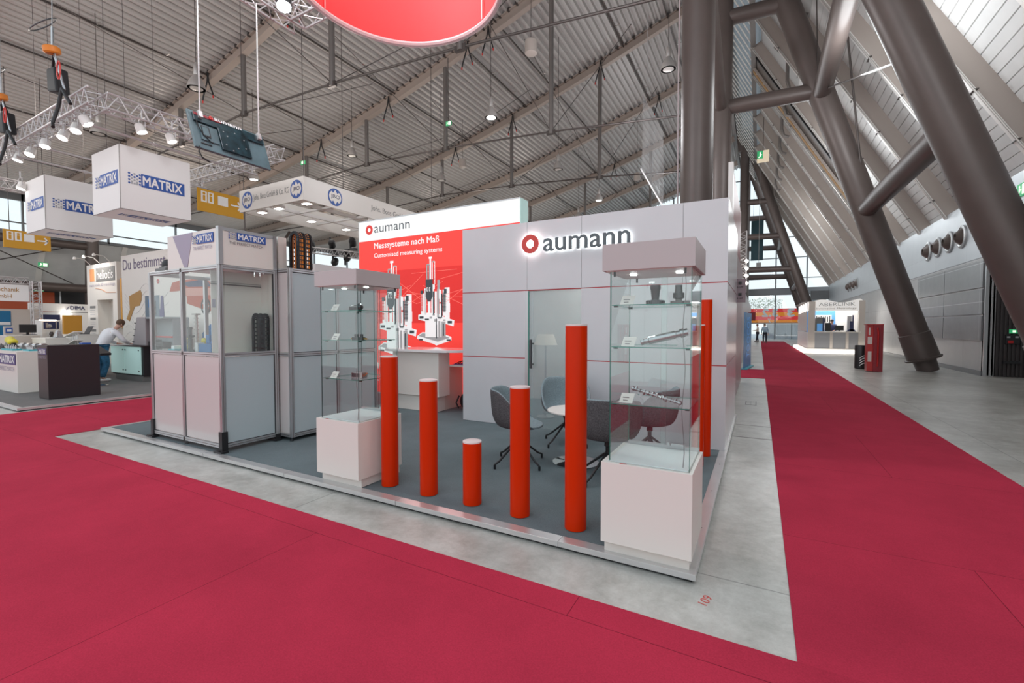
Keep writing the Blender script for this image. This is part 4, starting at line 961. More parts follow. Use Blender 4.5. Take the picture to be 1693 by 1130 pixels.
t = thing('gear_shaft', (-.45, 3.05, 1.69), 'stepped dark gear shaft on the top shelf of the corner case', 'gear')
b = MB(); b.lathe([(.05, 0), (.05, .022), (.02, .024), (.02, .04)], (-.455, 3.05, 1.69), 30); b.box(-.415, -.385, 3.0, 3.03, 1.69, 1.712); b.build('foot_ring', 'greyp', t)
b = MB(); b.lathe([(.018, .035), (.03, .04), (.03, .075), (.024, .077), (.022, .105), (.022, .125), (0, .125)], (-.455, 3.05, 1.69), 24)
for k in range(18): a = 6.283 * k / 18; b.obox((-.455 + .031 * math.cos(a), 3.05 + .031 * math.sin(a), 1.69 + .058), ((.003 * math.cos(a), .003 * math.sin(a), 0), (-.003 * math.sin(a), .003 * math.cos(a), 0), (0, 0, .017)))
b.build('toothed_shaft', 'dsteel', t)
def stand(x, y, z, par):
    b = MB(); b.prism([(x - .035, y, z + .0005), (x + .035, y, z + .0005), (x + .012, y, z + .025), (x + .04, y, z + .055), (x + .025, y, z + .06), (x, y, z + .038), (x - .03, y, z + .06), (x - .042, y, z + .052), (x - .01, y, z + .025)], (0, .012, 0))
    return b.build('acrylic_stand', 'acrylic', par)
t = thing('metal_shaft', (-.55, 3.05, 1.42), 'polished steel shaft lying tilted on a clear stand in the corner case', 'shaft')
b = MB(); p0 = Vector((-.68, 2.99, 1.446)); p1 = Vector((-.40, 3.06, 1.515)); d = (p1 - p0); L = d.length
b.lathe([(.014, 0), (.022, .002), (.022, .02), (.019, .022), (.021, .05), (.026, .055), (.026, L * .75), (.022, L * .76), (.022, L * .84), (.029, L * .845), (.029, L * .93), (.024, L * .935), (.024, L), (.012, L)], p0, 28, axis=d); b.build('shaft', 'steel', t, smooth=True)
stand(-.43, 3.03, 1.42, t); 
t = thing('camshaft', (-.55, 3.05, 1.05), 'steel camshaft with many lobes resting on a clear stand in the corner case', 'camshaft')
p0 = Vector((-.75, 3.06, 1.132)); p1 = Vector((-.42, 2.97, 1.066)); d = (p1 - p0); L = d.length; dn = d.normalized(); sd = dn.cross(Vector((0, 0, 1))).normalized(); ud = sd.cross(dn)
b = MB(); b.tube(p0, p1, .0085, 18)
for k in range(4): b.lathe([(.015, 0), (.015, .012)], p0 + dn * (L * (.02 + .31 * k)), 20, axis=d)
b.build('shaft', 'steel', t, smooth=True)
b = MB()
for k in range(10):
    c_ = p0 + dn * (L * (.08 + .088 * k)); a = k * 1.35; e = (ud * math.cos(a) + sd * math.sin(a)); f_ = e.cross(dn)
    pts = [c_ + e * (.013 * math.cos(q)) + f_ * (.013 * math.sin(q)) + e * (.009 if abs(q) < .5 or q > 5.7 else .002 if math.cos(q) > 0 else 0) for q in [6.283 * j / 16 for j in range(16)]]
    b.prism(pts, dn * .009)
b.build('cam_lobe', 'steel', t)
stand(-.70, 3.03, 1.05, t)
# exhibits, farther case
t = thing('ball_bearing', (-3.38, 3.1, 1.70), 'dark round machined part on the top shelf of the farther case', 'machine part')
b = MB(); b.lathe([(.02, 0), (.045, .0), (.05, .012), (.05, .035), (.03, .05), (.018, .05), (.018, 0)], (-3.40, 3.06, 1.702), 28); b.build('ring', 'dsteel', t, smooth=True)
b = MB(); b.ellipsoid((-3.33, 3.06, 1.735), (.034, .034, .034), 20, 12); b.build('ball', 'dsteel', t, smooth=True)
t = thing('valve_part', (-3.37, 3.08, 1.42), 'dark linkage with brass ends on the middle shelf of the farther case', 'machine part')
b = MB(); b.box(-3.44, -3.30, 3.06, 3.10, 1.42, 1.445); b.lathe([(.02, 0), (.02, .03)], (-3.40, 3.08, 1.445), 16); b.lathe([(.015, 0), (.015, .04)], (-3.33, 3.08, 1.435), 16); b.build('block', 'dsteel', t)
b = MB(); b.tube((-3.47, 3.08, 1.432), (-3.44, 3.08, 1.432), .008, 10); b.tube((-3.30, 3.08, 1.432), (-3.26, 3.08, 1.432), .008, 10); b.build('brass_end', mat('brass', (.5, .35, .1), .3, 1), t)
t = thing('steel_block', (-3.38, 3.1, 1.055), 'ribbed steel block on the bottom shelf of the farther case', 'machine part')
b = MB(); b.box(-3.46, -3.31, 3.06, 3.13, 1.055, 1.108); b.build('block', 'steel', t, bev=.003)
b = MB()
for k in range(5): b.box(-3.445 + .022 * k, -3.435 + .022 * k, 3.055, 3.06, 1.062, 1.1)
b.build('rib', 'dsteel', t)
b = MB()
for k in range(3): b.ellipsoid((-3.30, 3.075 + .018 * k, 1.075 + .01 * k), (.01, .008, .008), 8, 6)
b.build('copper_nipple', mat('copper', (.55, .2, .12), .35, 1), t)

# felt chairs
def make_chair(label):
    t = thing('felt_chair', (0, 0, 0), label, 'chair', 'grey felt tub chairs at the round table')
    N, K = 40, 14
    def S(u, th, off=0.0):
        # th=0 front (+x). u 0..1 from seat centre to rim
        front = max(0, math.cos(th)); q0 = min(1, max(0, (-math.cos(th) + .80) / 1.55)); h = .385 * q0 * q0 * (3 - 2 * q0); rx = .262; ryy = .272
        if u < .55:
            r = u / .55; z = .012 * r * r; k = r * .84
        else:
            q = (u - .55) / .45; k = .84 + .16 * math.sin(min(1, q * 2.2) * math.pi / 2) + .10 * q * min(1, h / .3); z = .012 + h * (q ** 1.25) - .030 * (1 - q0) * q * q
        return Vector((k * rx * math.cos(th), k * ryy * math.sin(th), .43 + z + off))
    b = MB(); vs = [S(0, 0)]; fs = []
    for i in range(1, K + 1):
        for j in range(N): vs.append(S(i / K, 2 * math.pi * j / N))
    for j in range(N): fs.append((0, 1 + j, 1 + (j + 1) % N))
    for i in range(K - 1):
        for j in range(N):
            a = 1 + i * N + j; c_ = 1 + i * N + (j + 1) % N; fs.append((a, a + N, c_ + N, c_))
    b.add(vs, fs); sh = b.build('seat_shell', ['felt_in', 'felt', 'felt_in'], t, smooth=True)
    so = sh.modifiers.new('solid', 'SOLIDIFY'); so.thickness = .028; so.offset = -1; so.material_offset = 1; so.material_offset_rim = 2
    ss = sh.modifiers.new('sub', 'SUBSURF'); ss.levels = 1; ss.render_levels = 1
    b = MB(); b.lathe([(.03, .40), (.034, .33), (.022, .32), (.022, .20)][::-1], (0, 0, 0), 16); b.lathe([(.07, .395), (.07, .405), (0, .405)], (0, 0, 0), 16); b.build('pedestal_tube', 'black', t, smooth=True)
    for k in range(4):
        a = math.pi / 4 + k * math.pi / 2; c_, s_ = math.cos(a), math.sin(a)
        b = MB(); b.path([(0, 0, .27), (c_ * .05, s_ * .05, .235), (c_ * .27, s_ * .27, .07), (c_ * .33, s_ * .33, .045)], .015, 8, 0, .010); leg = b.build('leg', 'black', t, smooth=True)
        b = MB(); b.lathe([(.011, 0), (.013, .004), (.013, .045), (0, .05)], (c_ * .33, s_ * .33, 0), 10); b.build('foot', 'black', leg, smooth=True)
    return t
ch0 = make_chair('grey felt tub chair seen from its side behind a medium-height post')
for i, (x, y, a, lb) in enumerate([(-2.27, 4.30, 22, None), (-2.14, 5.32, -62, 'grey felt tub chair behind the round table, its open seat facing the camera'),
                                  (-1.27, 4.25, 115, 'grey felt tub chair with its back to the camera beside the glass case'),
                                  (-1.05, 5.10, 170, 'grey felt tub chair seen through the glass of the corner case')]):
    o = ch0 if i == 0 else copy_tree(ch0, None, lb); o.location = (x, y, .06); o.rotation_euler.z = R(a)
tx, ty = -1.74, 4.62
t = thing('round_table', (tx, ty, .06), 'small round white table with chrome disc foot among the felt chairs', 'table')
b = MB(); b.lathe([(0, .0), (.30, 0), (.31, .006), (.31, .018), (.305, .022), (0, .022)], (tx, ty, .62), 56); b.build('tabletop', 'white', t, smooth=True)
b = MB(); b.lathe([(.03, .02), (.03, .56)], (tx, ty, .06), 20); b.build('column', 'chrome', t, smooth=True)
b = MB(); b.lathe([(.25, 0), (.25, .008), (.06, .022), (.03, .03), (0, .03)], (tx, ty, .06), 48); b.build('foot_disc', 'chrome', t, smooth=True)

# ================================================================== MACHINE CABINETS
def frame(b, x0, x1, y0, y1, z0, z1, s=.045, xs=(), ys=(), zs=()):
    """aluminium profile cage with grooves"""
    def bar(p, q):
        b.box(min(p[0], q[0]), max(p[0], q[0]), min(p[1], q[1]), max(p[1], q[1]), min(p[2], q[2]), max(p[2], q[2]), 0)
    X = [x0, x1 - s]; Y = [y0, y1 - s]; Z = [z0, z1 - s]
    for x in X:
        for y in Y: bar((x, y, z0), (x + s, y + s, z1))
    for z in Z + list(zs):
        for y in Y: bar((x0 + s, y, z), (x1 - s, y + s, z + s))
        for x in X: bar((x, y0 + s, z), (x + s, y1 - s, z + s))
    for x in xs: bar((x, y0, z0), (x + s, y0 + s, z1))
    for y in ys: bar((x1 - s, y, z0), (x1, y + s, z1))
    g = .008; m_ = s / 2 - g / 2
    for x in X + list(xs): b.box(x + m_, x + m_ + g, y0 - .001, y0 + .001, z0, z1, 1)
    for y in Y + list(ys): b.box(x1 - .001, x1 + .001, y + m_, y + m_ + g, z0, z1, 1)
    for z in Z + list(zs): b.box(x0 + s, x1 - s, y0 - .001, y0 + .001, z + m_, z + m_ + g, 1); b.box(x1 - .001, x1 + .001, y0 + s, y1 - s, z + m_, z + m_ + g, 1)
cx0, cx1, cy0, cy1 = -7.20, -5.52, 2.97, 3.69; XM = -6.40
t = cab = thing('machine_cabinet', ((cx0 + cx1) / 2, 3.3, .06), 'aluminium framed machine cabinet with glazed upper panes and a white header', 'cabinet')
b = MB(); frame(b, cx0, cx1, cy0, cy1, .105, 2.275, .045, (XM,), (), (1.19,)); b.build('frame', ['alu', 'hanger'], t, bev=.004, bseg=1)
for nm, x0, x1 in (('lower_panel', cx0 + .045, XM), ('lower_panel', XM + .045, cx1 - .045)):
    b = MB(); b.box(x0 + .008, x1 - .008, cy0 + .015, cy0 + .022, .158, 1.182); b.build(nm, 'enclosure_w', t)
    b = MB(); 
    for q in (x0, x1 - .008): b.box(q, q + .008, cy0 + .012, cy0 + .02, .15, 1.19)
    b.build('gasket', 'black', t)
b = MB(); b.box(cx1 - .022, cx1 - .015, cy0 + .053, cy1 - .053, .158, 1.182); b.build('side_lower_panel', 'enclosure', t)
b = MB(); b.box(cx1 - .014, cx1 - .010, cy1 - .055, cy1 - .045, .15, 2.23); b.box(cx1 - .014, cx1 - .010, cy0 + .045, cy0 + .053, .15, 1.19); b.box(cx1 - .014, cx1 - .010, cy0 + .045, cy1 - .045, .150, .158); b.build('gasket', 'black', t)
for x0, x1 in ((cx0 + .045, XM), (XM + .045, cx1 - .045)):
    b = MB(); b.box(x0, x1, cy0 + .018, cy0 + .022, 1.235, 2.23); b.build('front_pane', 'case_glass', t)
b = MB(); b.box(cx1 - .022, cx1 - .018, cy0 + .045, cy1 - .045, 1.235, 2.23); b.build('side_pane', 'case_glass', t)
b = MB(); b.box(cx0 + .03, cx1 - .04, cy0 + .05, cy1 - .05, 1.19, 1.21); b.build('inner_deck', 'beige', t)
b = MB(); b.box(cx1 - .27, cx1 - .04, cy1 - .05, cy1 - .045, 1.2, 2.23); b.build('inner_board', 'white', t)
b = MB(); b.box(cx1 - .28, cx1 - .27, cy0 + .05, cy1 - .05, 1.21, 2.23); b.build('inner_side_board', 'white', t)
b = MB(); b.box(cx1 - .269, cx1 - .262, cy0 + .045, cy1 - .05, 2.06, 2.075); b.box(cx1 - .269, cx1 - .262, cy0 + .045, cy1 - .05, 2.09, 2.095); b.build('inner_rail', 'hanger', t)
b = MB(); plate(b, (cx1 - .268, 3.03, 1.78), RT, 0, .035, 0, .10, .003); b.build('small_label', 'lav', t)
# rig inside, seen through the front panes
b = MB(); b.lathe([(.03, 0), (.03, .18), (.024, .18), (.024, .30), (.03, .30), (.03, .33)], (-6.66, 3.2, 1.21), 18); b.box(-6.70, -6.62, 3.16, 3.24, 1.40, 1.43); b.build('gauge_post', 'dsteel', t, smooth=True)
b = MB(); b.lathe([(.018, 0), (.018, .5)], (-6.50, 3.2, 1.21), 16)
for k in range(8): b.lathe([(.026, 0), (.026, .015)], (-6.50, 3.2, 1.30 + .05 * k), 16)
b.box(-6.55, -6.45, 3.17, 3.23, 1.70, 1.72); b.build('ribbed_column', 'lampbody', t, smooth=True)
b = MB(); b.ellipsoid((-6.86, 3.25, 1.345), (.05, .04, .05), 12, 8); b.box(-6.90, -6.80, 3.24, 3.28, 1.21, 1.31); b.build('yellow_clamp', 'yellow', t, smooth=True)
b = MB(); b.ellipsoid((-6.42, 3.25, 1.36), (.045, .03, .04), 12, 8); b.box(-6.46, -6.38, 3.24, 3.28, 1.21, 1.33); b.build('yellow_clamp', 'yellow', t, smooth=True)
b = MB(); b.box(-6.30, -6.02, 3.12, 3.36, 1.21, 1.33); b.box(-6.28, -6.20, 3.2, 3.3, 1.33, 1.44); b.prism([(-6.20, 3.2, 1.33), (-6.04, 3.2, 1.33), (-6.04, 3.2, 1.46)], (0, .1, 0)); b.build('blue_fixture', 'robotblue', t, bev=.008)
b = MB(); b.box(-7.02, -6.86, 3.1, 3.25, 1.21, 1.245); b.box(-6.98, -6.90, 3.12, 3.22, 1.245, 1.29, 1); b.box(-6.39, -6.32, 3.12, 3.2, 1.21, 1.34, 1); b.box(-6.62, -6.40, 3.06, 3.14, 1.21, 1.25, 2); b.build('small_fixture', ['cyan', 'whitep', 'dsteel'], t)
# cable chain seen through the side pane
def echain(x0, x1, y0, y1, z0, z1, par, nm, cable=True):
    """arched energy chain: loop in the xz plane, as wide as y0..y1"""
    b = MB(); r = (x1 - x0) / 2; xc = (x0 + x1) / 2; zc = z1 - r; K = int((zc - z0) / .05)
    pts = [(x0, z0 + k * (zc - z0) / K) for k in range(K + 1)] + [(xc - r * math.cos(a), zc + r * math.sin(a)) for a in [math.pi * k / 8 for k in range(1, 8)]] + [(x1, zc - k * (zc - z0) / K) for k in range(K + 1)]
    for ya in (y0, (y0 + y1) / 2 - .01, y1 - .02):
        for k in range(len(pts) - 1):
            d_ = Vector((pts[k + 1][0] - pts[k][0], 0, pts[k + 1][1] - pts[k][1])).normalized()
            b.beam((pts[k][0], ya + .01, pts[k][1]), (pts[k + 1][0], ya + .01, pts[k + 1][1]), .020, .040, 0, upv=(-d_.z, 0, d_.x))
    for k in range(len(pts)): b.obox((pts[k][0], (y0 + y1) / 2, pts[k][1]), ((.010, 0, 0), (0, (y1 - y0) / 2, 0), (0, 0, .008)), 0)
    ch = b.build(nm, 'black', par)
    if cable:
        b = MB()
        for q in (.18, .36, .62, .82): b.path([(p[0] + (.004 if p[0] < xc else -.004), y0 + (y1 - y0) * q, p[1]) for p in pts], .012, 6)
        b.build('orange_cable', 'cable_o', ch, smooth=True)
    return ch
echain(cx1 - .17, cx1 - .05, 3.46, 3.60, 1.22, 1.70, t, 'cable_chain', False)
# header
b = MB(); b.box(-6.70, cx1, cy0 + .012, cy1, 2.278, 2.70); b.build('header', 'white', t)
b = MB(); b.box(cx1 - .05, cx1 + .006, cy0 + .0, cy0 + .05, 2.278, 2.72); b.box(cx1 - .04, cx1 + .006, cy0 + .05, cy1 - .04, 2.675, 2.715); b.box(cx1 - .05, cx1 + .006, cy1 - .05, cy1, 2.278, 2.715); b.build('header_profile', 'alu', t)
b = MB(); b.prism([(-6.56, cy0 + .011, 2.69), (-6.09, cy0 + .011, 2.70), (-6.22, cy0 + .011, 2.285), (-6.30, cy0 + .011, 2.285)], (0, -.003, 0)); b.build('lavender_wedge', 'lav', t)
logo((-6.09, cy0 + .010, 2.545), FR, .46, .115, t, .045, 'lav')
logo((cx1 + .004, cy0 + .11, 2.585), RT, .46, .09, t, .034, 'txt')
for (x, y) in ((cx0, cy0), (cx1 - .045, cy0), (cx1 - .045, cy1 - .045)):
    b = MB(); b.box(x - .012, x + .057, y - .012, y + .057, .075, .30 if y < 3.2 else .14); b.box(x - .06, x + .10, y - .05, y + .04, .062, .078); b.lathe([(.018, 0), (.018, .02)], (x + .02, y - .03, .062), 12); b.build('corner_foot', 'black', t)
b = MB(); b.lathe([(.025, 0), (.025, .012), (.008, .014), (.008, .045)], (XM + .02, cy0 + .03, .06), 14); b.build('levelling_foot', 'dsteel', t, smooth=True)
t = thing('signal_dome', (-7.05, 3.10, 2.275), 'black dome sensor on a grey box on top of the machine cabinet corner', 'sensor')
b = MB(); b.box(-7.14, -6.86, 3.02, 3.3, 2.275, 2.33); b.box(-7.10, -6.90, 3.05, 3.25, 2.33, 2.355); b.build('housing', 'greyp', t, bev=.01)
b = MB(); b.lathe([(.075, 0), (.078, .03), (.06, .075), (.03, .095), (0, .10)], (-7.0, 3.12, 2.355), 20); b.build('dome', 'black', t, smooth=True)
# second cabinet
t = thing('machine_cabinet', (-6.2, 4.4, .06), 'closed grey panelled aluminium cabinet behind the glazed one', 'cabinet')
dx0, dx1, dy0, dy1 = -7.0, -5.28, 3.70, 5.20
b = MB(); frame(b, dx0, dx1, dy0, dy1, .105, 2.30, .045, (cx1 - .10,), (4.43,), (1.16,)); b.build('frame', ['alu', 'hanger'], t, bev=.004, bseg=1)
for z0, z1 in ((.158, 1.152), (1.213, 2.247)):
    b = MB(); b.box(cx1 - .047, dx1 - .053, dy0 + .015, dy0 + .022, z0, z1); b.build('front_panel', 'enclosure_w', t)
    for y0, y1 in ((dy0 + .053, 4.422), (4.483, dy1 - .053)):
        b = MB(); b.box(dx1 - .022, dx1 - .014, y0, y1, z0, z1); b.build('side_panel', 'enclosure', t)
        b = MB(); b.box(dx1 - .016, dx1 - .012, y0 - .008, y1 + .008, z0 - .008, z0); b.box(dx1 - .016, dx1 - .012, y0 - .008, y1 + .008, z1, z1 + .008); b.box(dx1 - .016, dx1 - .012, y0 - .008, y0, z0, z1); b.box(dx1 - .016, dx1 - .012, y1, y1 + .008, z0, z1); b.build('gasket', 'black', t)
b = MB(); b.box(dx0 + .02, dx1 - .04, dy0 + .03, dy1 - .03, .12, .14); b.box(dx0 + .02, dx1 - .04, dy0 + .03, dy1 - .03, 2.25, 2.27); b.build('deck', 'hanger', t)
for (x, y) in ((dx1 - .03, dy0 + .02), (cx1 - .08, dy0 + .02), (dx1 - .03, dy1 - .03), (dx0 + .03, dy1 - .03)):
    b = MB(); b.lathe([(.025, 0), (.025, .012), (.008, .014), (.008, .046)], (x, y, .06), 14); b.build('levelling_foot', 'dsteel', t, smooth=True)
t = thing('cable_chain', (-5.36, 3.92, 2.30), 'black arched cable chain with orange cables standing on the closed cabinet', 'cable chain')
echain(-5.43, -5.28, 3.82, 4.03, 2.31, 2.78, t, 'chain_links', True)
o = MB(); o.box(-6.0, -5.56, 3.74, 3.80 + .06, 2.30, 2.73); o = o.build('white_column', 'white'); tag(o, 'white box column standing between header and cable chain', 'column')

# ================================================================== HANGING THINGS
def truss(name, p0, p1, s, label, group='aluminium lattice trusses', step=None, r=.025, up=(0, 0, 1)):
    p0 = Vector(p0); p1 = Vector(p1); t_ = (p1 - p0); L = t_.length; t_.normalize(); sd = t_.cross(Vector(up)).normalized(); u_ = sd.cross(t_); step = step or s * 1.1
    t = thing(name, (p0 + p1) / 2, label, 'truss', group)
    cs = [sd * a * s / 2 + u_ * c_ * s / 2 for a, c_ in ((-1, -1), (1, -1), (1, 1), (-1, 1))]
    b = MB()
    for c_ in cs: b.tube(p0 + c_, p1 + c_, r, 8)
    b.build('chord', 'truss', t, smooth=True)
    b = MB(); n = max(2, int(L / step))
    for k in range(n):
        a0 = p0 + t_ * (L * k / n); a1 = p0 + t_ * (L * (k + 1) / n); mid = (a0 + a1) / 2
        for i in range(4):
            j = (i + 1) % 4; b.tube(a0 + cs[i], mid + cs[j], r * .5, 5); b.tube(mid + cs[j], a1 + cs[i], r * .5, 5)
    b.build('lattice', 'truss', t, smooth=True)
    return t
TZ = 6.60
truss('lattice_truss', (-30, 4.46, TZ), (-12.85, 4.46, TZ), .34, 'aluminium truss with lamps running away from the camera above the hanging cubes')
truss('lattice_truss', (-13.0, 4.62, TZ), (-13.0, 8.2, TZ), .34, 'short aluminium truss side ending behind the hanging television')
truss('lattice_truss', (-26, 8.36, TZ), (-12.3, 8.36, TZ), .34, 'rear aluminium truss passing below the hanging television')
truss('lattice_truss', (-21.0, 4.62, TZ - .55), (-21.0, 8.2, TZ - .55), .30, 'aluminium truss lower down behind the farther hanging cube')
for k, (x, z) in enumerate(((-13.6, 6.2), (-16.4, 6.2), (-17.85, 6.2))):
    b = MB(); b.tube((x, 4.4, z), (x, 8.5, z), .030, 10); b.tube((x, 5.8, z), (x, 5.9, z), .045, 10); b.tube((x, 4.46, z), (x, 4.46, 6.43), .02, 8); b.tube((x, 8.36, z), (x, 8.36, 6.43), .02, 8)
    o = b.build('support_tube', 'truss', None, smooth=True); tag(o, ('silver tube under the truss passing just over the nearer cube', 'silver tube ending behind the nearer cube, between the two cubes', 'silver tube passing just over the farther hanging cube')[k], 'tube', 'silver support tubes')
def floodlight(x, y, z, label, aim=(0, -.3, -1)):
    t = thing('flood_lamp', (x, y, z), label, 'lamp', 'white flood lamps on the trusses')
    d = Vector(aim).normalized(); b = MB(); b.lathe([(.115, .0), (.11, .03), (.09, .19), (.05, .22), (0, .22)], Vector((x, y, z)), 18, axis=-d); b.build('can', 'rafterw', t, smooth=True)
    b = MB(); b.lathe([(0, -.008), (.095, -.006), (.10, 0)], Vector((x, y, z)), 18, axis=-d); b.build('lens', 'lamp', t)
    b = MB(); b.path([(x - .15, y, z + .1), (x - .15, y, z + .32), (x + .15, y, z + .32), (x + .15, y, z + .1)], .012, 6); b.tube((x, y, z + .32), (x, y, z + .52), .02, 6); b.build('yoke', 'truss', t, smooth=True)
W_ = ('nearest the truss corner', 'second from the truss corner', 'third from the truss corner', 'fourth from the truss corner', 'fifth from the truss corner', 'sixth from the truss corner')
for k, (x, aim) in enumerate(((-13.4, (.3, .5, -1)), (-14.1, (.3, -.3, -1)), (-14.9, (.2, -.4, -1)), (-16.0, (.2, -.2, -1)), (-17.1, (.2, -.4, -1)), (-18.0, (0, -.3, -1)))):
    floodlight(x, 4.46, TZ - .48, 'white flood lamp under the long truss, ' + W_[k], aim)
floodlight(-13.0, 5.32, TZ - .42, 'white flood lamp under the truss side toward the television, nearer one', (.2, .3, -1)); floodlight(-13.0, 5.95, TZ - .42, 'white flood lamp under the truss side, next to the television', (.2, .3, -1))
floodlight(-19.6, 4.9, TZ - .9, 'white flood lamp hanging left of the farther cube')
def cube(x1, y0, z0, s, label):
    t = thing('logo_cube', (x1 - s / 2, y0 + s / 2, z0), label, 'hanging sign', 'white hanging logo cubes')
    b = MB(); b.box(x1 - s, x1, y0, y0 + s, z0, z0 + s); b.build('cloth_box', 'cube', t, bev=.012)
    b = MB()
    for (p, q) in (((x1, y0, z0), (x1, y0, z0 + s)), ((x1 - s, y0, z0), (x1, y0, z0)), ((x1, y0, z0), (x1, y0 + s, z0))): b.tube(p, q, .008, 6)
    b.build('frame_edge', 'hanger', t)
    logo((x1 - s * .86, y0 - .002, z0 + s * .40), FR, s * .80, s * .21, t)
    logo((x1 + .002, y0 + s * .10, z0 + s * .40), RT, s * .80, s * .21, t)
    logo((x1 - s * .55, y0 + s * .15, z0 - .002), (Vector((0, 1, 0)), Vector((1, 0, 0))), s * .7, s * .18, t)
    b = MB()
    for a, c_ in ((.15, .15), (.85, .15), (.85, .85)): b.tube((x1 - s * a, y0 + s * c_, z0 + s), (x1 - s * a, y0 + s * c_, zroof(x1 - s * a) + .4), .006, 5)
    b.build('cable', 'rod', t)
cube(-13.80, 5.16, 4.46, 1.57, 'nearer white cloth cube with blue logo hanging under the truss')
cube(-18.19, 5.03, 4.39, 1.56, 'farther white cloth cube with blue logo, partly hidden by the nearer one')
# chain hoists
def hoist(x, y, z, label, bag=True):
    t = thing('chain_hoist', (x, y, z), label, 'hoist', 'chain hoists on the truss')
    b = MB(); b.lathe([(.12, 0), (.15, .03), (.15, .13), (.11, .16), (.07, .16), (.07, .05)], (x, y, z + .62), 20, axis=(.1, -.2, 1)); b.build('hoist_body', 'cable_o', t, smooth=True)
    b = MB(); b.tube((x + .05, y, z + .65), (x + .42, y + .05, z - .25), .018, 6); b.tube((x + .10, y, z + .65), (x + .47, y + .05, z - .25), .012, 6); b.tube((x, y, z + .75), (x + .03, y, z + 1.2), .03, 6); b.tube((x + .02, y, z + 1.2), (x + .5, y, 14.0), .010, 6)
    b.build('chain', 'steel', t)
    b = MB(); b.prism([(x - .42, y, z + .42), (x + .02, y, z + .36), (x + .12, y, z - .22), (x - .40, y, z - .10)], (0, .25, 0)); b.build('chain_bag', 'bag', t, bev=.04)
    b = MB(); b.path([(x - .36, y + .1, z + .40), (x - .10, y + .05, z + .66), (x + .0, y + .1, z + .36)], .03, 6); b.build('bag_strap', 'bag', t)
    b = MB(); b.path([(x + .45, y, z - .25), (x + .28, y - .02, z - .62), (x + .22, y - .1, z - .98), (x + .40, y - .15, z - 1.12)], .035, 8); b.path([(x + .45, y, z - .25), (x + .72, y + .05, z - .62)], .035, 8); b.build('sling', 'black', t, smooth=True)
    b = MB(); b.path([(x + .47 + .09 * math.cos(a), y - .05, z + .12 + .19 * math.sin(a)) for a in [6.28 * k / 14 for k in range(15)]], .015, 6); b.build('red_loop', 'rlogo', t, smooth=True)
    b = MB(); b.path([(x - .50 + .40 * math.cos(a), y + .2 * math.sin(a), z + 1.42 + .18 * math.sin(a)) for a in [6.28 * k / 20 for k in range(21)]], .014, 6); b.build('wire_coil', 'dsteel', t, smooth=True)
hoist(-13.90, 4.05, 7.0, 'orange chain hoist with black bag above the truss corner')
hoist(-17.2, 4.0, 6.75, 'second chain hoist at the far left edge above the truss')
# television on rods, under its truss
t = thing('hanging_television', (-8, 4.5, 4.4), 'tilted television seen from the back hanging on two rods', 'television')
A = Vector((-8.14, 3.86, 5.05)); Bq = Vector((-8.14, 5.12, 5.05)); Cq = Vector((-7.90, 5.20, 4.42)); Dq = Vector((-7.90, 3.94, 4.42))
u_ = (Bq - A).normalized(); v_ = (A - Dq); v_ = (v_ - u_ * v_.dot(u_)).normalized(); n_ = u_.cross(v_); Wt = 1.27; Ht = .70; uvt = (u_, v_); O = Dq.copy()
b = MB(); b.prism([O, O + u_ * Wt, O + u_ * Wt + v_ * Ht, O + v_ * Ht], -n_ * .045); b.build('screen_body', 'tv', t, bev=.008)
b = MB(); plate(b, O + n_ * .001, uvt, .06, Wt - .04, Ht * .70, Ht * .93, .03); plate(b, O + n_ * .001, uvt, .42, .92, .09, Ht * .72, .035); b.build('rear_housing', 'tvd', t, bev=.006)
b = MB(); plate(b, O + n_ * .002, uvt, .12, .40, .17, .46, .018); plate(b, O + n_ * .002, uvt, .10, .26, .09, .11, .010, 1); plate(b, O + n_ * .02, uvt, .15, .27, .23, .43, .012, 1); plate(b, O + n_ * .033, uvt, .155, .25, .25, .41, .004, 0); b.build('connector_panel', ['tv', 'black'], t)
b = MB()
for a, c_ in ((.50, .2), (.50, .45), (.70, .2), (.70, .5), (.84, .25), (.84, .42), (.6, .12), (.55, .38)): disc(b, O + n_ * .037, uvt, a, c_, .012, t=.006, n=10)
b.build('screw', 'alu', t)
b = MB(); plate(b, O + n_ * .031, uvt, .07, .50, Ht * .86, Ht * .93, .006); b.build('red_strip', 'darkred', t)
b = MB(); ringplate(b, O + n_ * .045, uvt, .335, Ht * .915, .03, .013, .004, 18); b.build('logo_ring', 'stripe_r', t); text('lettering', 'aumann', O + n_ * .045 + u_ * .39 + v_ * Ht * .88, uvt, .45, .05, 'whitep', t, bold=.02)
b = MB(); b.path([O + u_ * a + v_ * c_ + n_ * .03 for a, c_ in ((.09, .50), (.10, .40), (.15, .26), (.24, .16), (.28, .14))], .008, 6); b.path([O + u_ * a + v_ * c_ + n_ * .02 for a, c_ in ((.05, .0), (.02, -.1), (.05, -.2), (.16, -.25))], .012, 6); b.build('cable', 'rubber', t, smooth=True)
for a in (.16, 1.15):
    b = MB(); p = O + u_ * a + v_ * (Ht * .88) + n_ * .05; b.tube(p, (p.x, p.y, 7.4), .011, 8); b.obox(p, (n_ * .03, u_ * .03, v_ * .06)); b.build('rod', 'truss', t, smooth=True)
TX, TY, TZ2 = -8.0, 6.02, 7.60
truss('lattice_truss', (TX - .15, .5, TZ2), (TX - .15, TY, TZ2), .30, 'aluminium truss above the booth carrying the television rods', step=.5, r=.022)
truss('lattice_truss', (TX + .02, TY - .15, TZ2), (-2.5, TY - .15, TZ2), .30, 'aluminium truss passing behind the red ring', step=.5, r=.022)
t = thing('stage_spotlight', (-7.4, 5.4, 7.3), 'dazzling stage spotlight on the truss beside the red ring', 'spotlight')
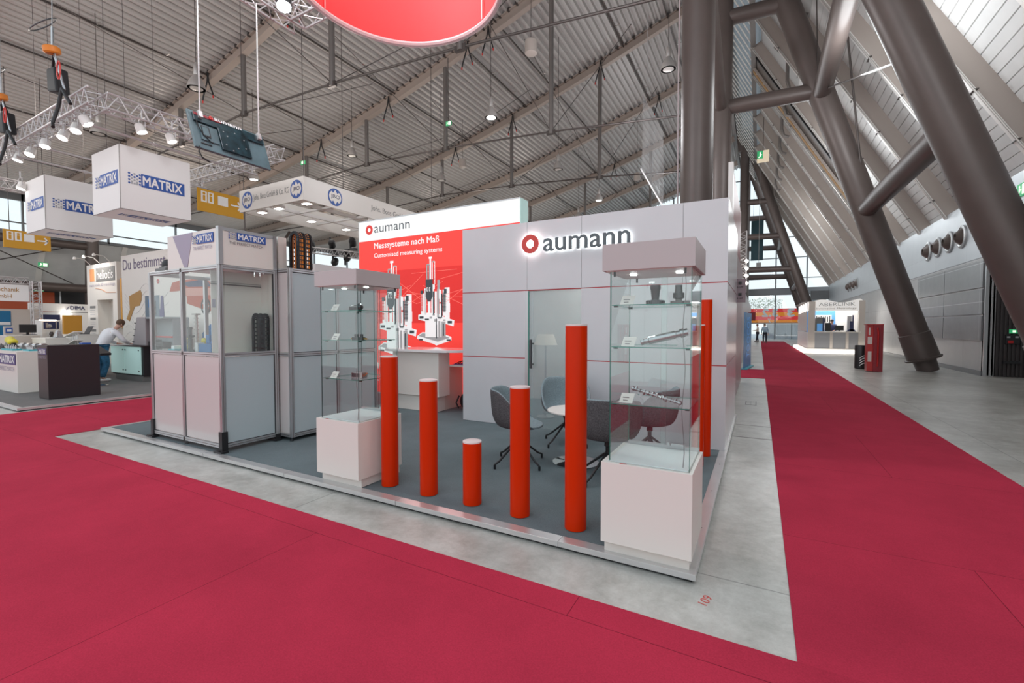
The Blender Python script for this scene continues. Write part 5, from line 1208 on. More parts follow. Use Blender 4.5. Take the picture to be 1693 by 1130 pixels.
b = MB(); b.lathe([(.13, 0), (.13, .3), (.08, .34), (0, .34)], (-7.62, 5.32, 7.33), 18, axis=(-.3, .2, 1)); b.build('can', 'black', t, smooth=True)
b = MB(); b.lathe([(0, -.005), (.12, 0)], (-7.62, 5.32, 7.33), 18, axis=(-.3, .2, 1)); b.build('lens', mat('spot_glow', (1, 1, 1), .5, emit=60, ecol=(.9, 1, 1)), t)
spot_light('stage_light', (-7.5, 5.2, 7.2), (-4.4, 3.6, 6.3), 120, 20, .1)
# red ring banner
t = thing('ring_banner', (-4.17, 4.53, 6.05), 'large red fabric ring banner with pale lower rim hanging over the booth', 'banner')
hc = (-4.17, 4.53, 0); Rr = 1.35
b = MB(); b.lathe([(Rr, 6.05), (Rr, 7.25)], hc, 96); b.m = [0] * len(b.m)
b = MB(); n = 96; vs = []
for r_, z in ((Rr, 6.05), (Rr, 7.25), (Rr - .02, 7.25), (Rr - .02, 6.05)):
    vs += [(hc[0] + r_ * math.cos(6.28319 * k / n), hc[1] + r_ * math.sin(6.28319 * k / n), z) for k in range(n)]
b.add(vs, [(i * n + k, i * n + (k + 1) % n, ((i + 1) % 4) * n + (k + 1) % n, ((i + 1) % 4) * n + k) for i in range(4) for k in range(n)])
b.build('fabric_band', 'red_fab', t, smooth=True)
b = MB(); pts = [(hc[0] + Rr * math.cos(6.28319 * k / n), hc[1] + Rr * math.sin(6.28319 * k / n), 6.04) for k in range(n + 1)]; b.path(pts, .042, 8, cap=False); b.build('lower_rim', 'rim', t, smooth=True)
for a in (1.15, 3.2, 5.3):
    b = MB(); p = (hc[0] + (Rr - .05) * math.cos(a), hc[1] + (Rr - .05) * math.sin(a), 6.06); b.tube(p, (p[0], p[1], 16), .009, 6); b.build('rod', 'truss', t)
point_light('ring_light', (-4.17, 4.3, 6.9), 45, .15, (1, .95, .93))

# fascia frame of the stand with round logos
t = thing('hanging_fascia', (-14.8, 12.5, 5.66), 'white rectangular hanging fascia with round blue logos', 'hanging sign')
fx0, fx1, fy0, fy1, fz0, fz1 = -16.52, -13.0, 9.65, 16.5, 5.66, 6.42
for nm, a in (('front_fascia', (fx0, fx1, fy0, fy0 + .06)), ('side_fascia', (fx1 - .06, fx1, fy0 + .06, fy1)), ('side_fascia', (fx0, fx0 + .06, fy0 + .06, fy1)), ('rear_fascia', (fx0 + .06, fx1 - .06, fy1 - .06, fy1))):
    b = MB(); b.box(*a, fz0, fz1); b.build(nm, 'white', t)
def jbo(org, uv, r):
    u, v = uv; n_ = u.cross(v); o_ = Vector(org)
    b = MB(); disc(b, o_, uv, 0, 0, r, t=.006, n=32); b.build('round_logo', 'mblue', t)
    b = MB(); star = [(-.84, .10), (-.76, .34), (-.52, .62), (-.28, .44), (0, .84), (.28, .44), (.52, .62), (.76, .34), (.84, .10), (.84, -.10), (.76, -.34), (.52, -.62), (.28, -.44), (0, -.84), (-.28, -.44), (-.52, -.62), (-.76, -.34), (-.84, -.10)]
    b.prism([o_ + n_ * .006 + u * (x * r) + v * (y * r) for x, y in star], n_ * .003); b.build('logo_star', 'white', t)
    text('logo_letters', 'JBO', o_ - u * r * .62 - v * r * .27 + n_ * .012, uv, r * 1.24, r * .54, 'navy', t, bold=.012)
zc = (fz0 + fz1) / 2
jbo((fx0 + .48, fy0 - .003, zc), FR, .30); jbo((fx1 - .34, fy0 - .003, zc), FR, .30); jbo((fx1 + .003, fy0 + 1.25, zc), RT, .30)
text('fascia_text', 'Johs. Boss GmbH & Co. KG', (fx0 + .85, fy0 - .004, zc - .12), FR, 1.95, .26, 'greyp', t); text('fascia_text', 'Johs. Boss GmbH & Co. KG', (fx1 + .004, fy0 + 2.9, zc - .12), RT, 3.0, .26, 'greyp', t)
b = MB()
for x in (fx0 + 1.0, fx0 + 2.3): b.box(x, x + .10, fy0 + .06, fy1 - .06, fz0 + .16, fz0 + .28)
for y in (fy0 + 1.6, fy0 + 3.2, fy0 + 4.8): b.box(fx0 + .06, fx1 - .06, y, y + .08, fz0 + .18, fz0 + .26)
b.build('cross_rail', 'rafterw', t)
b = MB()
for x, y in ((fx0 + .1, fy0 + .1), (fx1 - .1, fy0 + .1), (fx1 - .1, fy1 - .2), (fx0 + 1.9, fy0 + 3)): b.tube((x, y, fz1), (x, y, zroof(x) + .2), .012, 6)
b.tube((fx0 + .2, fy0 + .05, 2.0), (fx0 + .2, fy0 + .05, fz0), .03, 8); b.build('cable', 'rod', t)
k = 0
for x, y, wd in ((fx0 + .55, fy0 + .5, 'front corner beside the far round logo'), (fx0 + 1.6, fy0 + .45, 'front middle'), (fx1 - .5, fy0 + .5, 'front corner by the near edge'), (fx1 - .4, fy0 + 3.4, 'long near side'), (fx0 + .9, fy0 + 2.3, 'inner crossing, first'), (fx0 + .9, fy0 + 4.0, 'inner crossing, second'), (fx0 + .9, fy0 + 5.6, 'inner crossing, third')):
    t2 = thing('fascia_spot', (x, y, fz0 + .05), 'flat lit spotlight inside the white fascia frame, ' + wd, 'lamp', 'lit spots inside the fascia')
    b = MB(); b.box(x - .16, x + .16, y - .12, y + .12, fz0 + .04, fz0 + .14); b.build('case', 'rafterw', t2); b = MB(); b.box(x - .14, x + .14, y - .10, y + .10, fz0 + .03, fz0 + .04); b.build('lens', 'lamp', t2)
    b = MB(); b.path([(x - .16, y, fz0 + .1), (x - .16, y, fz0 + .26), (x + .16, y, fz0 + .26), (x + .16, y, fz0 + .1)], .012, 6); b.build('bracket', 'rafterw', t2)

# dark effects rig further back
truss('lattice_truss', (-21.5, 16, 5.7), (-16.5, 16, 4.9), .3, 'distant truss with black effect lamps behind the cable chain', step=.4, r=.03)
for k, (x, z, wd) in enumerate(((-20.9, 5.95, 'highest one beside the cable chain'), (-19.3, 5.8, 'second one, on top'), (-19.1, 4.85, 'third one, hanging below'), (-18.2, 5.0, 'fourth one, hanging below'), (-17.8, 5.75, 'last one, beside the red light box'))):
    t = thing('effect_lamp', (x, 16, z), 'small black effect lamp on the distant truss, ' + wd, 'lamp', 'black effect lamps'); up = z > 5.5
    b = MB(); b.lathe([(.16, -.22), (.18, .1), (.12, .22), (0, .24)], (x, 15.95, z), 12, axis=(.5, -.6, -.5 if not up else .4)); b.build('head', 'black', t, smooth=True)
    b = MB(); b.box(x - .16, x + .16, 15.9, 16.1, z - .42 if up else z + .28, z - .30 if up else z + .42); b.box(x - .22, x - .18, 15.95, 16.05, z - .35, z + .35); b.build('yoke', 'black', t)
t = thing('stand_wall', (-12.0, 10.2, 0), 'plain white stand wall top showing between cable chain and display case header', 'wall'); b = MB(); b.box(-12.1, -11.95, 9.25, 11.3, 0, 3.48); b.build('panel', 'plainw', t)

# ================================================================== PEOPLE
def skin_mesh(name, joints, edges, m, parent, root, sub=2, scale=1.0):
    """one continuous skinned surface over a skeleton; joints: name -> (x,y,z,radius[,radius_y])"""
    me = bpy.data.meshes.new(name); names = list(joints); idx = {k: i for i, k in enumerate(names)}
    me.from_pydata([joints[k][:3] for k in names], [(idx[a], idx[b_]) for a, b_ in edges], [])
    o = bpy.data.objects.new(name, me); C.objects.link(o); o.parent = parent
    md = o.modifiers.new('skin', 'SKIN'); md.use_smooth_shade = True
    if not me.skin_vertices: me.skin_vertices.new() if hasattr(me.skin_vertices, 'new') else None
    for k in names:
        j = joints[k]; sv = me.skin_vertices[0].data[idx[k]]; sv.radius = (j[3], j[4] if len(j) > 4 else j[3]); sv.use_root = (k == root)
    s = o.modifiers.new('sub', 'SUBSURF'); s.levels = 1; s.render_levels = sub
    me.materials.append(M[m] if isinstance(m, str) else m)
    return o
def human(name_label, loc, yaw, J, top, legs, shoe, hair='hair', fingers=True, low=True):
    """J: joint dict in metres, local frame facing +Y; body one surface, clothing as children"""
    t = thing('person', loc, name_label, 'person'); t.rotation_euler.z = yaw
    body = {}; E = []
    def add(k, p, r, r2=None): body[k] = (*p, r) if r2 is None else (*p, r, r2)
    add('pelvis', J['pelvis'], .125, .10); add('waist', [(a + b_) / 2 for a, b_ in zip(J['pelvis'], J['chest'])], .085, .065); add('chest', J['chest'], .092, .062)
    add('neck0', J['neck'], .055); hd = Vector(J['head']); nk = Vector(J['neck']); d = (hd - nk)
    add('neck1', tuple(nk + d * .45), .05); add('jaw', tuple(nk + d * .75 + Vector((0, .012, 0))), .066, .075); add('head', tuple(hd + d.normalized() * .03), .078, .09); add('crown', tuple(hd + d.normalized() * .095), .055, .06)
    E += [('pelvis', 'waist'), ('waist', 'chest'), ('chest', 'neck0'), ('neck0', 'neck1'), ('neck1', 'jaw'), ('jaw', 'head'), ('head', 'crown')]
    for s in ('l', 'r'):
        add('sh' + s, J['sh' + s], .055); add('el' + s, J['el' + s], .043); add('wr' + s, J['wr' + s], .028, .024)
        w = Vector(J['wr' + s]); e = Vector(J['el' + s]); f = (Vector(J['ha' + s]) - w).normalized() if 'ha' + s in J else (w - e).normalized()
        pc = w + f * .06; add('pa' + s, tuple(pc), .036, .016)
        E += [('chest', 'sh' + s), ('sh' + s, 'el' + s), ('el' + s, 'wr' + s), ('wr' + s, 'pa' + s)]
        if low:
            add('hi' + s, J['hi' + s], .098); add('kn' + s, J['kn' + s], .062); add('an' + s, J['an' + s], .042); k = Vector(J['an' + s]); add('to' + s, (k.x, k.y + .14, k.z - .05), .038, .025)
            E += [('pelvis', 'hi' + s), ('hi' + s, 'kn' + s), ('kn' + s, 'an' + s), ('an' + s, 'to' + s)]
        if fingers:
            sd = f.cross(Vector((0, 0, 1))); sd = sd.normalized() if sd.length > .1 else Vector((1, 0, 0)); dn = Vector((0, 0, -1)) if abs(f.z) < .8 else Vector((0, 1, 0))
            for q, (off, ln) in enumerate(((-.027, .055), (-.009, .068), (.009, .064), (.027, .052))):
                a = pc + sd * off + f * .03; b1 = a + f * ln * .55 + dn * .006; c1 = b1 + f * ln * .35 + dn * .018
                for nm, p, r in (('a', a, .009), ('b', b1, .008), ('c', c1, .0065)): add('f%s%d%s' % (s, q, nm), tuple(p), r)
                E += [('pa' + s, 'f%s%da' % (s, q)), ('f%s%da' % (s, q), 'f%s%db' % (s, q)), ('f%s%db' % (s, q), 'f%s%dc' % (s, q))]
            sg = -1 if s == 'r' else 1
            a = pc + sd * sg * .03 - f * .02; b1 = a + sd * sg * .022 + f * .03; add('t%sa' % s, tuple(a), .011); add('t%sb' % s, tuple(b1), .009); add('t%sc' % s, tuple(b1 + f * .024), .008)
            E += [('pa' + s, 't%sa' % s), ('t%sa' % s, 't%sb' % s), ('t%sb' % s, 't%sc' % s)]
    skin_mesh('body', body, E, 'skin', t, 'pelvis', 2)
    def grow(k, g, fr=1): v = body[k]; return (*v[:3], *[r * fr + g for r in v[3:]])
    sj = {'waist': grow('waist', .055), 'chest': grow('chest', .070)}; p = Vector(J['pelvis']); sj['hem'] = (p.x, p.y, p.z + .02, 0.165, .14); se = [('hem', 'waist'), ('waist', 'chest')]
    nb = Vector(J['neck']); sj['collar'] = (*nb, .068); se.append(('chest', 'collar'))
    for s in ('l', 'r'):
        sj['sh' + s] = grow('sh' + s, .030); sj['el' + s] = grow('el' + s, .016); w = Vector(J['wr' + s]); e = Vector(J['el' + s]); q = w + (e - w) * .12; sj['cu' + s] = (*q, .040); se += [('chest', 'sh' + s), ('sh' + s, 'el' + s), ('el' + s, 'cu' + s)]
    skin_mesh('shirt', sj, se, top, t, 'waist', 2)
    if low:
        tj = {'wst': (*J['pelvis'], .142, .118)}; te = []
        for s in ('l', 'r'):
            tj['hi' + s] = grow('hi' + s, .014); tj['kn' + s] = grow('kn' + s, .018); k = Vector(J['an' + s]); tj['cf' + s] = (k.x, k.y, k.z + .01, .062); te += [('wst', 'hi' + s), ('hi' + s, 'kn' + s), ('kn' + s, 'cf' + s)]
            b = MB(); b.ellipsoid((k.x, k.y + .06, k.z - .045), (.048, .14, .045), 14, 8); o = b.build('shoe', shoe, None, smooth=True); o.parent = t; o.location = (k.x, k.y + .06, k.z - .09)
        skin_mesh('trousers', tj, te, legs, t, 'wst', 2)
        b = MB(); b.lathe([(.150, 0), (.152, .035)], (0, 0, 0), 20); o = b.build('belt', 'brownc', None, smooth=True); o.parent = t; o.location = (J['pelvis'][0], J['pelvis'][1], J['pelvis'][2] + .045); o.scale = (1, .84, 1)
    hv = hd + d.normalized() * .055
    b = MB(); b.ellipsoid((0, -.018, .012), (.090, .102, .098), 18, 12)
    o = b.build('hair', hair, None, smooth=True); o.parent = t; o.location = (hv.x, hv.y - .012, hv.z - .075)
    for sx in (-1, 1):
        b = MB(); b.ellipsoid((0, 0, 0), (.011, .008, .008), 8, 6); o = b.build('eye', 'eye', None, smooth=True); o.parent = t; o.location = (hd.x + sx * .03, hd.y + .090, hd.z + .02)
        b = MB(); b.ellipsoid((0, 0, 0), (.010, .018, .030), 10, 8); o = b.build('ear', 'skin', None, smooth=True); o.parent = t; o.location = (hd.x + sx * .086, hd.y, hd.z - .02)
    b = MB(); b.ellipsoid((0, 0, 0), (.012, .018, .020), 8, 6); o = b.build('nose', 'skin', None, smooth=True); o.parent = t; o.location = (hd.x, hd.y + .095, hd.z - .02)
    b = MB(); b.ellipsoid((0, 0, 0), (.022, .006, .006), 8, 6); o = b.build('mouth', 'rlogo', None, smooth=True); o.parent = t; o.location = (hd.x, hd.y + .088, hd.z - .045)
    return t
stand_j = dict(pelvis=(0, 0, .94), chest=(0, .01, 1.29), neck=(0, .0, 1.47), head=(0, .03, 1.62), shl=(-.19, 0, 1.41), shr=(.19, 0, 1.41), ell=(-.25, .0, 1.13), elr=(.25, -.03, 1.13), wrl=(-.26, .06, .88), wrr=(.26, .02, .88),
               hil=(-.095, 0, .90), hir=(.095, 0, .90), knl=(-.11, .03, .49), knr=(.11, .05, .49), anl=(-.11, -.06, .09), anr=(.11, .10, .09))
lean_j = dict(pelvis=(0, -.04, .93), chest=(0, .16, 1.25), neck=(.02, .30, 1.41), head=(.05, .40, 1.53), shl=(-.19, .22, 1.35), shr=(.20, .24, 1.34), ell=(-.27, .30, 1.10), elr=(.29, .36, 1.10), wrl=(-.16, .47, 1.0), wrr=(.20, .56, 1.0), hal=(-.12, .55, .99), har=(.16, .66, .99),
              hil=(-.10, -.02, .90), hir=(.10, -.02, .90), knl=(-.13, .03, .48), knr=(.10, .05, .48), anl=(-.15, -.02, .09), anr=(.09, -.05, .09))
human('man in white shirt and blue jeans leaning over the lit glass counter', (-15.52, 5.30, .06), R(8), lean_j, 'shirt', 'jeans', 'shoe')
human('person in pale blue shirt and dark trousers walking on the far red runner', (.47, 47.2, .008), R(180), stand_j, 'bshirt', 'dtr', 'black')
side_j = dict(stand_j); side_j.update(ell=(-.22, .12, 1.16), wrl=(-.2, .36, 1.14))
human('person in pale shirt standing sideways beside the far red runner', (-.12, 50.4, 0), R(95), side_j, 'beige', 'dtr', 'black')

# ================================================================== THE STAND WITH THE CUBES
b = MB(); b.box(-32, -11.85, 2.88, 9.2, 0, .055); o = b.build('platform', 'grey_carpet2'); struct(o, 'grey carpeted platform of the stand with cubes')
b = MB(); b.box(-32, -11.75, 2.79, 2.88, .02, .06); b.box(-11.85, -11.75, 2.88, 9.2, .02, .06); b.box(-32, -11.78, 2.82, 2.88, 0, .02, 1); b.box(-11.85, -11.78, 2.88, 9.2, 0, .02, 1); struct(b.build('trim_7', ['alutrim', 'black']), 'aluminium floor trim of the stand with cubes')
t = thing('counter', (-12.88, 3.85, .06), 'dark brown block counter at the platform edge with small blue logo', 'counter')
b = MB(); b.box(-13.15, -12.62, 3.45, 4.27, .06, 1.16); b.build('body', 'blackc', t, bev=.004)
b = MB(); b.box(-13.145, -12.625, 3.447, 3.452, .07, 1.15); b.build('end_panel', 'brownc', t)
logo((-13.12, 3.446, .97), FR, .46, .13, t, .05, 'lav', colr='mpurple')
t = thing('counter', (-16.9, 4.0, .06), 'white block counter with blue logo, left of the dark one', 'counter')
b = MB(); b.box(-19.4, -14.38, 3.44, 4.6, .06, .985); b.build('body', 'white', t, bev=.004)
logo((-15.90, 3.437, .69), FR, 1.46, .24, t, .10, 'lav', colr='mpurple')
for k, (x, y, l, w_, mt, nm, lb) in enumerate(((-15.6, 3.65, .8, .16, 'cyan', 'tray', 'turquoise tray of samples at the corner of the white counter'), (-14.75, 3.75, .4, .15, 'cyan', 'tray', 'small turquoise tray behind the long one on the white counter'), (-16.9, 3.75, .6, .16, 'dsteel', 'fixture_plate', 'dark fixture plate on the white counter under the yellow arm'))):
    t = thing(nm, (x, y, .986), lb, 'tray'); b = MB(); b.box(x - l / 2, x + l / 2, y - w_ / 2, y + w_ / 2, .986, 1.02); b.build('base', mt, t)
    b = MB()
    for q in range(5): b.lathe([(.025, 0), (.025, .05), (.012, .055), (.012, .08 + .02 * (q % 2)), (0, .09)], (x - l / 2 + l * (q + .5) / 5, y, 1.02), 10)
    b.build('sample', 'steel' if mt == 'cyan' else 'dsteel', t, smooth=True)
t = thing('robot_arm', (-18.4, 4.3, .986), 'yellow robot arm lying over the white counter at the left edge', 'robot arm')
b = MB(); b.tube((-18.9, 4.4, 1.16), (-17.9, 4.2, 1.13), .11, 14, 0, .08); b.ellipsoid((-17.85, 4.2, 1.13), (.11, .11, .08), 14, 10); b.build('arm', 'yellow', t, smooth=True)
b = MB(); b.box(-17.95, -17.45, 4.10, 4.30, .99, 1.05); b.lathe([(.05, 0), (.05, .06)], (-17.75, 4.2, 1.04), 12); b.build('gripper', 'black', t)
b = MB(); b.lathe([(.14, 0), (.1, .08), (.09, .12)], (-18.9, 4.4, .986), 16); b.build('base', 'greyp', t, smooth=True)
t = thing('crankshaft', (-15.8, 4.0, .986), 'bright stepped machined shaft lying across the white counter top', 'shaft')
b = MB(); d = Vector((.95, .12, 0)).normalized(); p0 = Vector((-16.3, 3.95, 1.075))
for k in range(8): b.lathe([(.035 + .03 * (k % 2), 0), (.035 + .03 * (k % 2), .14)], p0 + d * .145 * k, 14, axis=d)
b.build('shaft', 'steel', t, smooth=True); b = MB(); b.box(-16.1, -16.04, 3.9, 4.05, .986, 1.03); b.box(-15.5, -15.44, 3.98, 4.13, .986, 1.03); b.build('support', 'alu', t)
def lowc(x, y0, y1, z1, lb, d=1.0, m='white'):
    t = thing('counter', (x - d / 2, (y0 + y1) / 2, .06), lb, 'counter'); b = MB(); b.box(x - d, x, y0, y1, .06, z1 - .03); b.build('body', m, t); b = MB(); b.box(x - d - .01, x + .01, y0 - .01, y1 + .01, z1 - .03, z1); b.build('top', 'white', t); return t
lowc(-17.0, 4.62, 5.08, 1.23, 'low white plinth counter behind the dark brown block')
lowc(-17.0, 5.27, 5.75, 1.32, 'low white plinth counter left of the leaning man')
lowc(-19.6, 4.5, 5.2, 1.28, 'pale machine bench under the black monitor', .8, 'beige')
t = thing('angle_fixture', (-17.25, 4.95, 1.23), 'bright grey angled metal fixture on the low white plinth', 'fixture')
b = MB(); b.prism([(-17.35, 4.86, 1.235), (-17.35, 5.05, 1.235), (-17.35, 4.98, 1.42), (-17.35, 4.93, 1.45)], (.14, 0, 0)); b.box(-17.4, -17.1, 4.84, 5.06, 1.231, 1.26); b.build('body', 'alu', t, bev=.008); 
b = MB(); b.lathe([(.035, 0), (.035, .09), (0, .1)], (-17.15, 4.9, 1.26), 12); b.build('cap', 'steel', t, smooth=True)
o = MB(); o.box(-12.98, -12.82, 4.05, 4.2, 1.162, 1.195); o = o.build('blue_box', 'mblue', None, bev=.005); tag(o, 'small flat blue box on the top of the dark brown counter', 'box')
t = thing('tilted_rack', (-16.0, 4.9, .9), 'two white tilted plates on thin rods before the ochre panel', 'rack')
b = MB(); b.beam((-16.38, 4.9, 1.28), (-15.70, 4.9, 1.41), .2, .02); b.beam((-16.25, 4.9, 1.05), (-15.72, 4.9, 1.19), .2, .02); b.build('plate', 'white', t)
b = MB()
for q in range(4): b.tube((-16.2 + .14 * q, 4.9, .06), (-16.2 + .14 * q, 4.9, 1.3 + .02 * q), .008, 6)
b.build('rod', 'alu', t)
o = MB(); o.box(-19.1, -19.0, 5.58, 6.02, .06, 1.90, 0); o = o.build('panel', 'ochre', None); o.name = 'ochre_board'; tag(o, 'upright ochre board standing behind the white counters', 'board')
t = thing('test_machine', (-20.2, 5.55, .06), 'white bench machine with a lit window under a light strip', 'machine')
b = MB(); b.box(-20.6, -20.0, 5.36, 5.80, .06, 1.76); b.build('housing', 'white', t, bev=.01)
b = MB(); b.box(-20.0, -19.99, 5.40, 5.76, 1.47, 1.70); b.build('window', 'navy', t); b = MB(); b.ellipsoid((-19.99, 5.53, 1.56), (.01, .07, .06), 10, 8); b.box(-19.99, -19.985, 5.45, 5.5, 1.5, 1.66); b.box(-19.99, -19.985, 5.68, 5.71, 1.48, 1.7); b.build('clamp', 'alu', t)
b = MB(); b.box(-20.02, -19.97, 5.30, 5.70, 1.735, 1.765); b.build('light_strip', 'fglow', t)
b = MB(); b.lathe([(.03, 0), (.03, .12), (.06, .13), (.04, .22)], (-19.9, 5.55, 1.16), 12); b.build('copper_probe', 'brownc', t, smooth=True)
t = thing('monitor', (-20, 5.0, 1.28), 'wide black monitor on the pale machine bench', 'monitor')
b = MB(); b.box(-20.04, -20.0, 4.86, 5.24, 1.36, 1.61); b.build('screen', 'black', t, bev=.004); b = MB(); b.box(-20.06, -20.03, 5.02, 5.08, 1.29, 1.4); b.box(-20.1, -19.98, 4.95, 5.15, 1.281, 1.295); b.build('stand', 'black', t)
b = MB(); b.box(-19.9, -19.8, 4.9, 5.2, 1.281, 1.30); o = b.build('keyboard', 'dsteel'); tag(o, 'dark keyboard in front of the black monitor', 'keyboard')
t = thing('display_wall', (-21, 4.6, .06), 'beige display wall with a blue poster at the left edge', 'wall')
b = MB(); b.box(-22.7, -22.6, 4.2, 6.0, .06, 2.15); b.build('panel', 'beige', t); b = MB(); b.box(-22.6, -22.58, 4.3, 5.30, 1.25, 2.08); b.build('blue_poster', mat('poster_blue', (.01, .16, .34), .5), t)
b = MB(); b.box(-22.57, -22.56, 4.95, 5.28, 1.60, 1.70); b.build('white_caption', 'whitep', t)
t = thing('small_screen', (-21.4, 4.9, .06), 'small framed screen below the blue poster', 'screen'); b = MB(); b.box(-21.5, -21.4, 4.86, 5.08, 1.26, 1.55); b.box(-21.5, -21.4, 4.9, 5.0, .06, 1.26); b.build('frame', 'beige', t); b = MB(); b.box(-21.4, -21.39, 4.89, 5.05, 1.33, 1.50); b.box(-21.39, -21.385, 4.92, 5.02, 1.38, 1.45, 1); b.build('picture', ['mblue', 'rafterw'], t)
t = thing('sign_board', (-22, 4.5, 2.4), 'cream header board with dark gold company lettering at the left edge', 'sign')
b = MB(); b.box(-22.1, -22.0, 2.6, 5.61, 2.40, 2.96); b.build('board', 'cube', t)
text('lettering', 'Messmechanik', (-21.995, 4.42, 2.72), RT, .96, .14, 'gold', t, bold=.01); text('lettering', 'GmbH', (-21.995, 4.78, 2.50), RT, .42, .13, 'gold', t, bold=.01)
b = MB(); b.box(-22.08, -22.02, 3.0, 3.1, .06, 2.4); b.build('post', 'alu', t)
truss('lattice_mast', (-22.0, 5.78, .06), (-22.0, 5.78, 3.12), .22, 'upright lattice mast beside the cream header board', 'lattice masts', .2, .018, up=(1, 0, 0))
truss('lattice_mast', (-22.05, 2.6, 3.1), (-22.05, 5.6, 3.1), .20, 'lattice bar lying along the top of the cream header board', 'lattice masts', .2, .014)
t = thing('sign_board', (-24, 7.2, 2.1), 'pale grey fascia with dark capital lettering and a lit lamp below', 'sign')
b = MB(); b.box(-24.1, -24.0, 6.1, 8.3, 2.12, 2.44); b.box(-24.1, -24.0, 6.1, 6.2, .06, 2.12); b.box(-24.08, -24.02, 6.2, 8.3, .06, 2.1); b.build('panel', 'rafterw', t)
text('lettering', 'DIMA', (-23.99, 7.26, 2.22), RT, .44, .14, 'navy', t, bold=.03)
b = MB(); b.beam((-23.98, 7.14, 2.2), (-23.98, 7.22, 2.34), .01, .02); b.beam((-23.98, 7.12, 2.24), (-23.98, 7.2, 2.22), .01, .02); b.build('brand_mark', 'navy', t)
b = MB(); b.box(-23.95, -23.8, 7.0, 7.25, 2.02, 2.05); b.build('lamp', 'lamp', t)
b = MB(); b.box(-23.9, -23.8, 6.25, 6.9, 1.3, 2.0); b.build('dark_opening', 'navy', t); 
b = MB(); b.lathe([(.05, 0), (.06, .05), (0, .09)], (-23.75, 6.35, 1.78), 12); b.build('orange_beacon', 'halo' if False else 'cable_o', t, smooth=True)
# heliotis tower and the tall print wall
t = thing('sign_tower', (-21.7, 7.8, .06), 'white tower with grey and orange logo plate above a display niche', 'tower')
b = MB(); b.box(-23.1, -22.2, 7.5, 8.3, .06, 2.56); b.box(-20.9, -20.54, 7.5, 8.3, .06, 2.56); b.box(-22.2, -20.9, 7.9, 8.3, .06, 2.56); b.box(-23.1, -20.54, 7.5, 8.3, 2.56, 3.92); b.build('tower_body', 'white', t)
b = MB(); b.box(-22.80, -22.40, 7.49, 7.5, 3.28, 3.75); b.build('orange_square', mat('logo_orange', (.80, .33, .12), .5), t)
b = MB(); b.box(-22.25, -20.66, 7.49, 7.5, 3.25, 3.77); b.build('logo_plate', 'greyp', t, bev=.02)
text('lettering', 'heliotis', (-22.15, 7.485, 3.33), FR, 1.35, .34, 'whitep', t); text('strapline', 'nano scale 3D metrology', (-22.8, 7.485, 3.04), FR, 2.15, .14, 'lav', t)
for z in (2.25, 1.80, 1.35):
    b = MB(); b.box(-22.86, -22.40, 7.49, 7.5, z, z + .09); b.build('caption_bar', 'greyp', t)
    b = MB(); [b.box(-22.86, -22.45, 7.492, 7.5, z - .09 - .08 * q, z - .07 - .08 * q) for q in range(3)]; b.build('caption_line', 'plain', t)
b = MB(); b.path([(-22.3, 7.49, 3.0), (-21.8, 7.49, 2.95), (-21.4, 7.49, 2.82), (-20.6, 7.49, 2.80)], .008, 5); b.build('orange_curve', 'cable_o', t)
for q in range(3):
    b = MB(); x = -22.7 + .85 * q; b.path([(x, 7.5, 3.9), (x, 7.3, 4.12), (x, 7.05, 4.14)], .012, 6); b.lathe([(.05, 0), (.05, .06), (.02, .1)], (x, 7.03, 4.08), 10); b.build('sign_lamp', 'rafterw', t, smooth=True)
spot_light('tower_light', (-21.8, 6.9, 4.1), (-21.8, 7.5, 3.3), 60, 130, .1, (1, .93, .85))
b = MB(); b.box(-20.42, -20.30, 7.55, 8.0, 1.5, 3.30); o = b.build('ochre_pillar', 'ochre'); tag(o, 'slim ochre pillar panel between the logo tower and the print wall', 'pillar'); b = MB()
t = thing('print_wall', (-15.5, 7.05, .06), 'tall white print wall with violet sentence and a golden tool picture', 'wall')
b = MB(); b.box(-18.80, -12.3, 7.0, 7.1, .06, 3.90); b.build('panel', 'white', t)
text('lettering', 'Du bestimmst das', (-18.68, 6.994, 3.42), FR, 3.6, .34, 'txtp', t)
b = MB(); b.prism([(x, 6.995, z) for x, z in ((-18.5, 1.80), (-18.30, 1.72), (-17.95, 2.15), (-17.9, 2.20), (-17.58, 2.22), (-17.45, 2.40), (-17.42, 2.62), (-17.5, 2.72), (-18.28, 2.55), (-18.25, 2.1))], (0, -.006, 0)); b.build('golden_picture', 'gold', t)
b = MB(); b.box(-17.2, -16.3, 6.99, 7.0, 1.72, 2.52, 0); b.box(-17.0, -16.8, 6.985, 6.99, 2.15, 2.4, 1); b.box(-16.7, -16.5, 6.985, 6.99, 1.9, 2.35, 2); b.build('photo_print', [mat('print_slate', (.13, .18, .23), .5), 'deepblue', 'dsteel'], t)
b = MB()
for q in range(9): b.path([(-18.6 + .05 * k2, 6.996, .9 + .22 * q + .25 * math.sin(k2 * .16 + q * .4)) for k2 in range(0, 60, 3)], .0035, 4)
b.build('fine_curve', mat('faint_line', (.60, .58, .60), .6), t)
def pp(pts, mi, mats, nm, k=0): 
    b = MB(); b.prism([(p[0], 6.994 - .002 * k, p[1]) for p in pts], (0, -.0015, 0), 0); return b.build(nm, mats, t)
car = MB()
def cp(pts, mi, k): car.prism([(p[0], 6.995 - .002 * k, p[1]) for p in pts], (0, -.0015, 0), mi)
cp([(-15.66, 2.60), (-15.5, 2.86), (-15.0, 2.92), (-13.8, 2.90), (-13.45, 2.80), (-13.25, 2.55), (-13.20, 2.10), (-13.3, 1.95), (-13.75, 2.02), (-14.68, 2.22), (-14.7, 2.62), (-15.3, 2.60)], 0, 1)
cp([(-14.9, 2.84), (-13.85, 2.88), (-13.5, 2.78), (-13.42, 2.66), (-14.6, 2.70)], 2, 2)
